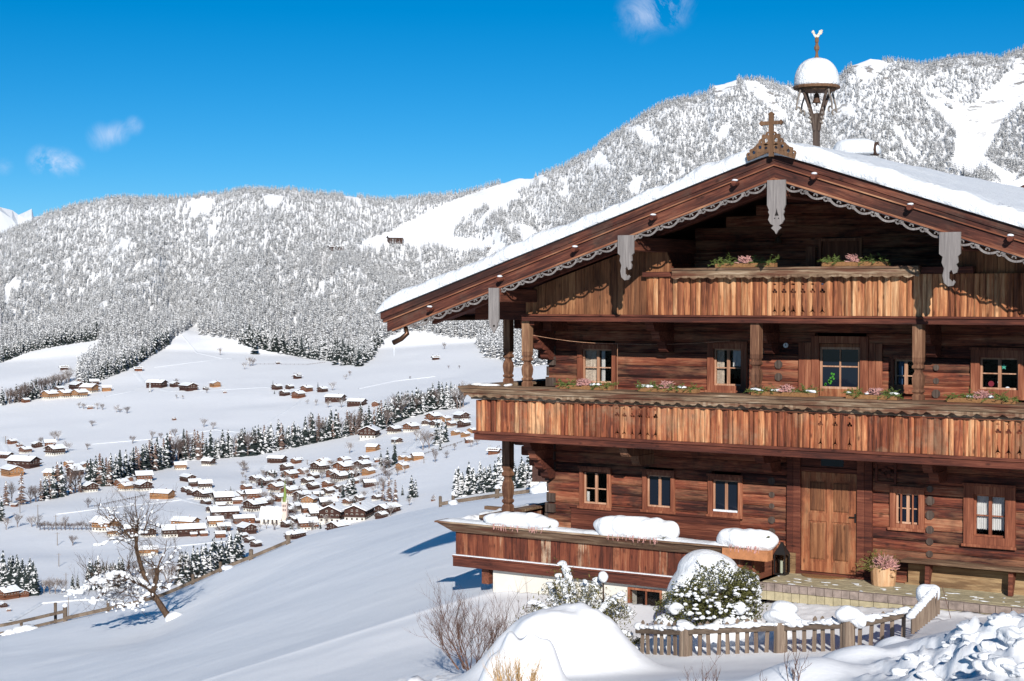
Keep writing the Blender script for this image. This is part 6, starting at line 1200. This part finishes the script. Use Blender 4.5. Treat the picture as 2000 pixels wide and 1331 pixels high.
for i, (x, D, lb) in enumerate(((1345, 14.8, 'leftmost bare sapling at the bottom edge below the fence'), (1385, 14.6, 'tallest bare sapling at the bottom edge below the fence'), (1549, 14.9, 'bushy little bare sapling at the bottom edge'), (1480, 14.9, 'smallest bare sapling between the two others at the bottom edge'))):
    twigs('bare_sapling', lb, 'sapling', x, D, (3, 4, 5, 2)[i], (.30, .34, .26, .16)[i], 20+i, 'twig', .005, 2, 3, .2, .05, .3, 'saplings at the bottom edge')
twigs('bare_shrub', 'dark bare twig tips poking up at the lower left corner', 'shrub', 2, 16.4, 6, .36, 31, 'bare_dark', .006, 3, 3, .1, .08, .6)
# evergreen bush with a big dome of snow, and a snow-laden juniper
def leaf_cloud(mb, c, r, n, rg, size=.03, m=0, shell=.75, fx=1):
    for i in range(n):
        d = Vector((rg.gauss(0, 1), rg.gauss(0, 1), rg.gauss(0, 1))).normalized(); k = shell+(1-shell)*rg.random(); k *= 1+.10*math.sin(d.x*9+d.z*7)+.08*math.sin(d.y*11+d.x*5)
        p = Vector((c[0]+d.x*r[0]*k, c[1]+d.y*r[1]*k, c[2]+d.z*r[2]*k)); t = Vector((rg.uniform(-1, 1), rg.uniform(-1, 1), rg.uniform(-.3, 1))).normalized()*size*rg.uniform(.7, 1.5); u = t.cross(Vector((rg.uniform(-1, 1), rg.uniform(-1, 1), rg.uniform(-1, 1)))).normalized()*size*.42
        mb.add([p-t, p+u, p+t, p-u], [(0, 1, 2, 3)], m)
c = gp(1398, 27.0); bz = c.z; rg = random.Random(12); m = MB()
for (dx, dz, rx_, rz_, n) in ((0, .55, .62, .55, 5200), (-.45, .35, .42, .42, 1700), (.35, .35, .45, .45, 2200), (.45, .75, .3, .3, 1000), (-.75, .28, .3, .34, 800)): leaf_cloud(m, (c.x+dx*RT[0]-.12*FH[0], c.y+dx*RT[1]-.12*FH[1], bz+dz), (rx_, rx_*.85, rz_), n, rg, .026, 0 if rg.random() < 2 else 0, .55)
ev = m.build('evergreen_bush', 'green_leaf', None); recenter(ev, c); tag(ev, 'leafy evergreen bush under a big dome of snow beside the terrace', 'bush')
m = MB(); rg = random.Random(14)
for (dx, dy, dz, rx_, ry_, rz_) in ((-.05, .12, 1.0, .56, .45, .36), (.22, .1, .92, .45, .4, .28), (-.42, .1, .68, .32, .35, .40), (-.55, .12, .42, .24, .3, .3), (.5, .1, .72, .28, .3, .2), (-.12, .0, 1.12, .36, .3, .26)): dy += .22; dz = dz*.9-.06; m.blob((c.x+dx*RT[0]+dy*FH[0], c.y+dx*RT[1]+dy*FH[1], bz+dz), (rx_*1.05, ry_*.9, rz_*.85), .2, int(dx*100)+3, 30, 20, 1.7)
s_ = m.build('snow_cap', 'snow', ev, smooth=True); q_ = s_.modifiers.new('r', 'REMESH'); q_.mode = 'VOXEL'; q_.voxel_size = .035; q_.use_smooth_shade = True; q_ = s_.modifiers.new('s', 'SMOOTH'); q_.iterations = 8; q_.factor = .6
m = MB()
for i in range(300):
    a = rg.uniform(0, 6.28); e = rg.uniform(-.6, .55); m.blob((c.x+.64*math.cos(a)*math.cos(e)*RT[0]*1.1+.6*math.sin(a)*FH[0], c.y+.64*math.cos(a)*math.cos(e)*RT[1]*1.1+.6*math.sin(a)*FH[1], bz+.5+.5*math.sin(e)), (rg.uniform(.015, .06), rg.uniform(.02, .05), rg.uniform(.010, .03)), .4, i, 8, 6)
for (dx, dy, dz, r) in ((.12, -.62, .24, .07), (.32, -.5, .42, .12), (-.72, -.3, .38, .13), (-.85, -.2, .16, .12)): m.blob((c.x+dx*RT[0]+dy*FH[0], c.y+dx*RT[1]+dy*FH[1], bz+dz), (r*1.2, r, r*.7), .35, int(dx*90), 16, 10)
m.build('snow_clump', 'snow', ev, smooth=True)
c = gp(1112, 26.2); jn = empty('juniper', c, 'sprawling juniper with snow-laden arching branches before the basement wall', 'bush'); rg = random.Random(17); m, sn, st = MB(), MB(), MB(); bz = c.z
def w3(u, v, z): return Vector((c.x+u*RT[0]+v*FH[0], c.y+u*RT[1]+v*FH[1], bz+z))
ARM = [((.0, .25), (-.35, .55), (-.80, .50)), ((.0, .3), (-.3, .75), (-.62, .83)), ((0, .4), (-.2, .8), (-.30, 1.02)), ((0, .4), (-.02, .95), (-.18, 1.22)), ((.05, .4), (.15, .95), (-.12, 1.38)), ((.1, .4), (.3, .9), (.22, 1.15)), ((.1, .3), (.42, .9), (.45, 1.10)), ((.1, .3), (.6, .8), (.80, .95)), ((.1, .3), (.65, .65), (.92, .62)), ((.1, .2), (.6, .45), (.95, .22)), ((.1, .2), (.7, .35), (1.02, .05)), ((0, .2), (-.4, .35), (-.82, .30)), ((0, .1), (-.4, .2), (-.72, .12)), ((.2, .2), (.45, .55), (.62, .42)), ((0, .2), (-.15, .5), (-.42, .42)), ((.1, .2), (.2, .6), (.35, .6)), ((.05, .2), (.05, .55), (.1, .72)), ((.2, .3), (.5, .75), (.66, .8))]
for i, (a, b, e) in enumerate(ARM):
    v0 = rg.uniform(-.35, .25); P = []
    for t in np.linspace(0, 1, 9): P.append(w3(*( ((1-t)**2*a[k]+2*t*(1-t)*b[k]+t*t*e[k]) if k < 1 else v0*t*1.2 for k in (0, 1)), (1-t)**2*a[1]+2*t*(1-t)*b[1]+t*t*e[1]))
    st.tube(P, [.022-.0018*k for k in range(9)], 5)
    sn.tube([q+Vector((rg.uniform(-.015, .015), 0, .035+rg.uniform(-.01, .015))) for q in P[2:]], [rg.uniform(.035, .062)*(.5 if k_ in (0, 6) else 1) for k_ in range(7)], 9)
    for k in range(2, 9):
        for j in range(95):
            p = P[k]+Vector((rg.gauss(0, .085), rg.gauss(0, .085), rg.gauss(-.055, .07))); t = Vector((rg.uniform(-1, 1), rg.uniform(-1, 1), rg.uniform(-.6, .5))).normalized()*.05; u = Vector((0, 0, 1)).cross(t).normalized()*.010; m.add([p-u, p+u, p+t+u*.3, p+t-u*.3], [(0, 1, 2, 3)])
        if rg.random() < .92: sn.blob(P[k]+Vector((0, 0, .035)), (rg.uniform(.05, .085), rg.uniform(.05, .085), rg.uniform(.025, .045)), .2, i*10+k, 14, 9)
        for j in range(2): q = P[k]+Vector((rg.gauss(0, .07), rg.gauss(0, .07), rg.gauss(-.04, .05))); sn.blob(q, (rg.uniform(.018, .04),)*3, .2, j, 8, 5)
sn.blob(w3(.53, -.1, 1.22), (.082, .08, .09), .06, 4, 18, 12); st.tube([w3(.55, -.05, .3), w3(.53, -.1, 1.15)], .014, 5)
m.build('foliage', 'yew', jn); st.build('branch', 'bark', jn); sn.build('snow_cap', 'snow', jn, smooth=True)
# small plants poking out
for (x, D, lb, sd) in ((978, 24.2, 'tiny yellow-green sprig at the foot of the basement wall', 3), (1247, 26.6, 'small snowy sprig at the left end of the picket fence', 4)):
    p = gp(x, D, .03); m = MB(); sprigs(m, p, .07, .05, 16, .12, sd, droop=0); tag(recenter(m.build('small_plant', 'green_leaf', None), p), lb, 'plant')
# ---------------------------------------------------------------- snow clods low on the right
CL = [(1380, 0, 0), (1882, 1228, 17), (1898, 1235, 20), (1870, 1258, 18), (1946, 1213, 20), (1965, 1205, 14), (1982, 1212, 18), (1975, 1240, 38), (1930, 1262, 22), (1778, 1284, 16), (1806, 1282, 12), (1808, 1300, 12), (1920, 1285, 22), (1955, 1290, 40), (1905, 1300, 20), (1850, 1294, 14), (1990, 1268, 26), (1756, 1312, 22), (1815, 1318, 24), (1938, 1318, 30), (1880, 1318, 20), (1990, 1318, 30), (1845, 1262, 12), (1912, 1248, 10), (1998, 1232, 18)]
L_ = sorted(CL[1:])
for i, (x, y, r) in enumerate(L_):
    j = int(round((x-PX[0])/5)); col = PYG[:, j]; k0 = int(np.searchsorted(DD, 8)); k = k0
    while k < nr-1 and col[k] > y+r*.3: k += 1
    D = min(DD[k], 17.6); p = atd(x, y, D); R = r*D/FPX*.72; z = gz(p[0], p[1]); m = MB(); m.blob((p[0], p[1], z+R*.18), (R*1.15, R*.95, R*.62), .38, i*3+1, 26, 18, 2.2)
    o = recenter(m.build('snow_clod', 'snow', None, smooth=True), (p[0], p[1], z)); tag(o, ordl(i, len(L_), 'snow clod', 'on the churned snow bank at the lower right'), 'snow clod', 'snow clods on the bank')
# ---------------------------------------------------------------- the old apple tree on the meadow
TD = 60.; rg = random.Random(77)
def ap(x, y, v=0.): p = atd(x, y, TD); return Vector((p[0]+FH[0]*v, p[1]+FH[1]*v, p[2]))
b = atd(335, 1225, TD); bg_ = Vector((b[0], b[1], gz(b[0], b[1]))); dzt = bg_.z-b[2]
def ap(x, y, v=0.): p = atd(x, y, TD); return Vector((p[0]+FH[0]*v, p[1]+FH[1]*v, p[2]+dzt))
at_ = empty('apple_tree', bg_, 'old leaning bare apple tree with snow on its branches on the meadow', 'tree')
BR = [([(336, 1232), (322, 1212), (308, 1190), (296, 1174)], (.14, .125, .11, .10), 0, 0), ([(296, 1174), (286, 1152), (276, 1124), (268, 1096), (266, 1080), (268, 1062)], (.095, .085, .075, .07, .065, .055), 0, 3), ([(268, 1066), (267, 1050), (266, 1030), (262, 1008), (260, 984)], (.045, .035, .025, .015, .006), .2, 16), ([(268, 1064), (256, 1066), (244, 1046), (234, 1032), (222, 1014), (212, 1004)], (.045, .04, .03, .022, .013, .005), -.3, 16), ([(256, 1066), (240, 1058), (222, 1052), (205, 1050), (186, 1044)], (.035, .026, .02, .013, .005), .4, 14), ([(262, 1072), (242, 1070), (222, 1068), (204, 1078), (192, 1078)], (.03, .024, .018, .012, .005), -.3, 12), ([(268, 1060), (280, 1056), (288, 1040), (296, 1018), (307, 996)], (.04, .03, .022, .012, .005), -.2, 14), ([(270, 1058), (284, 1050), (296, 1052), (304, 1046)], (.03, .02, .013, .005), .3, 8), ([(268, 1044), (254, 1028), (246, 1012)], (.025, .015, .005), .1, 8), ([(270, 1040), (284, 1022), (290, 1004)], (.025, .015, .005), .2, 8),
 ([(290, 1165), (276, 1156), (262, 1150), (246, 1140), (232, 1136), (216, 1142), (204, 1152)], (.085, .08, .07, .065, .055, .04, .03), -.3, 22), ([(216, 1140), (198, 1146), (182, 1152), (166, 1166), (150, 1176), (134, 1174)], (.035, .028, .02, .015, .01, .004), .1, 18), ([(236, 1138), (222, 1156), (206, 1172), (190, 1186)], (.035, .025, .018, .006), -.5, 18), ([(258, 1150), (244, 1168), (226, 1182), (208, 1192)], (.035, .025, .018, .006), .5, 18), ([(294, 1176), (282, 1184), (270, 1196), (256, 1200), (240, 1194), (222, 1196)], (.05, .04, .03, .024, .016, .006), -.2, 16), ([(276, 1188), (262, 1178), (248, 1184)], (.03, .02, .008), .4, 10),
 ([(298, 1176), (302, 1160), (306, 1142), (307, 1128)], (.10, .095, .09, .085), 0, 4), ([(307, 1132), (312, 1112), (320, 1096), (322, 1074)], (.04, .028, .018, .008), .2, 16), ([(306, 1130), (298, 1112), (294, 1100)], (.03, .018, .006), -.2, 12), ([(308, 1136), (326, 1118), (336, 1100), (346, 1092)], (.03, .02, .012, .005), .3, 14), ([(300, 1166), (312, 1162), (326, 1166), (334, 1154), (341, 1146)], (.05, .035, .03, .02, .008), .1, 7), ([(282, 1144), (262, 1128), (250, 1122)], (.03, .02, .008), .3, 6)]
tr, sw = MB(), MB()
def smooth_path(P, n=4):
    out = []
    for i in range(len(P)-1):
        p0, p1, p2, p3 = P[max(i-1, 0)], P[i], P[i+1], P[min(i+2, len(P)-1)]
        for k in range(n): t = k/n; out.append(.5*((2*p1)+(p2-p0)*t+(2*p0-5*p1+4*p2-p3)*t*t+(3*p1-p0-3*p2+p3)*t**3))
    return out+[P[-1]]
for bi, (P, R, v, nt_) in enumerate(BR):
    Q = [ap(x, y, v*k/len(P)*2.0) for k, (x, y) in enumerate(P)]; S = smooth_path(Q); n = len(S); rr = [float(np.interp(k/(n-1), np.linspace(0, 1, len(R)), R))*(1+.10*rg.uniform(-1, 1)) for k in range(n)]; tr.tube(S, rr, 7)
    for k in range(int(nt_*.75)):
        i = rg.randrange(1, n); d = Vector((rg.uniform(-1, 1), rg.uniform(-1, 1), rg.uniform(-.5, .8))); grow(tr, S[i], d, rg.uniform(.45, .95), min(.017, rr[i]*.6), 2, rg, 4, .5, .10, 3, 3)
    for i in range(1, n):
        d = (S[i]-S[i-1]).normalized()
        if bi in (10, 11) and rg.random() < .95 or (abs(d.z) < .85 and rg.random() < .55 and bi > 0):
            big_ = bi in (10, 11, 12, 13); q = S[i]+Vector((0, 0, rr[i]+.02)); sw.blob(q, (rg.uniform(.06, .13)*(1.5 if big_ else 1), rg.uniform(.05, .1)*(1.3 if big_ else 1), rg.uniform(.035, .07)*(1.6 if big_ else 1)), .2, i+bi*9, 12, 8)
        for _ in range(2 if bi in (10, 11, 12, 13, 14) else (1 if bi > 1 and rg.random() < .4 else 0)): q = S[i]+Vector((rg.gauss(0, .13), rg.gauss(0, .12), rg.gauss(-.02, .10))); sw.blob(q, (rg.uniform(.03, .10),)*2+(rg.uniform(.025, .06),), .2, i, 9, 6)
sw.blob(ap(339, 1222)+Vector((.12, 0, -.1)), (.42, .4, .3), .1, 3, 18, 12); tr.build('trunk', 'bark', at_); sw.build('snow_cap', 'snow', at_, smooth=True)
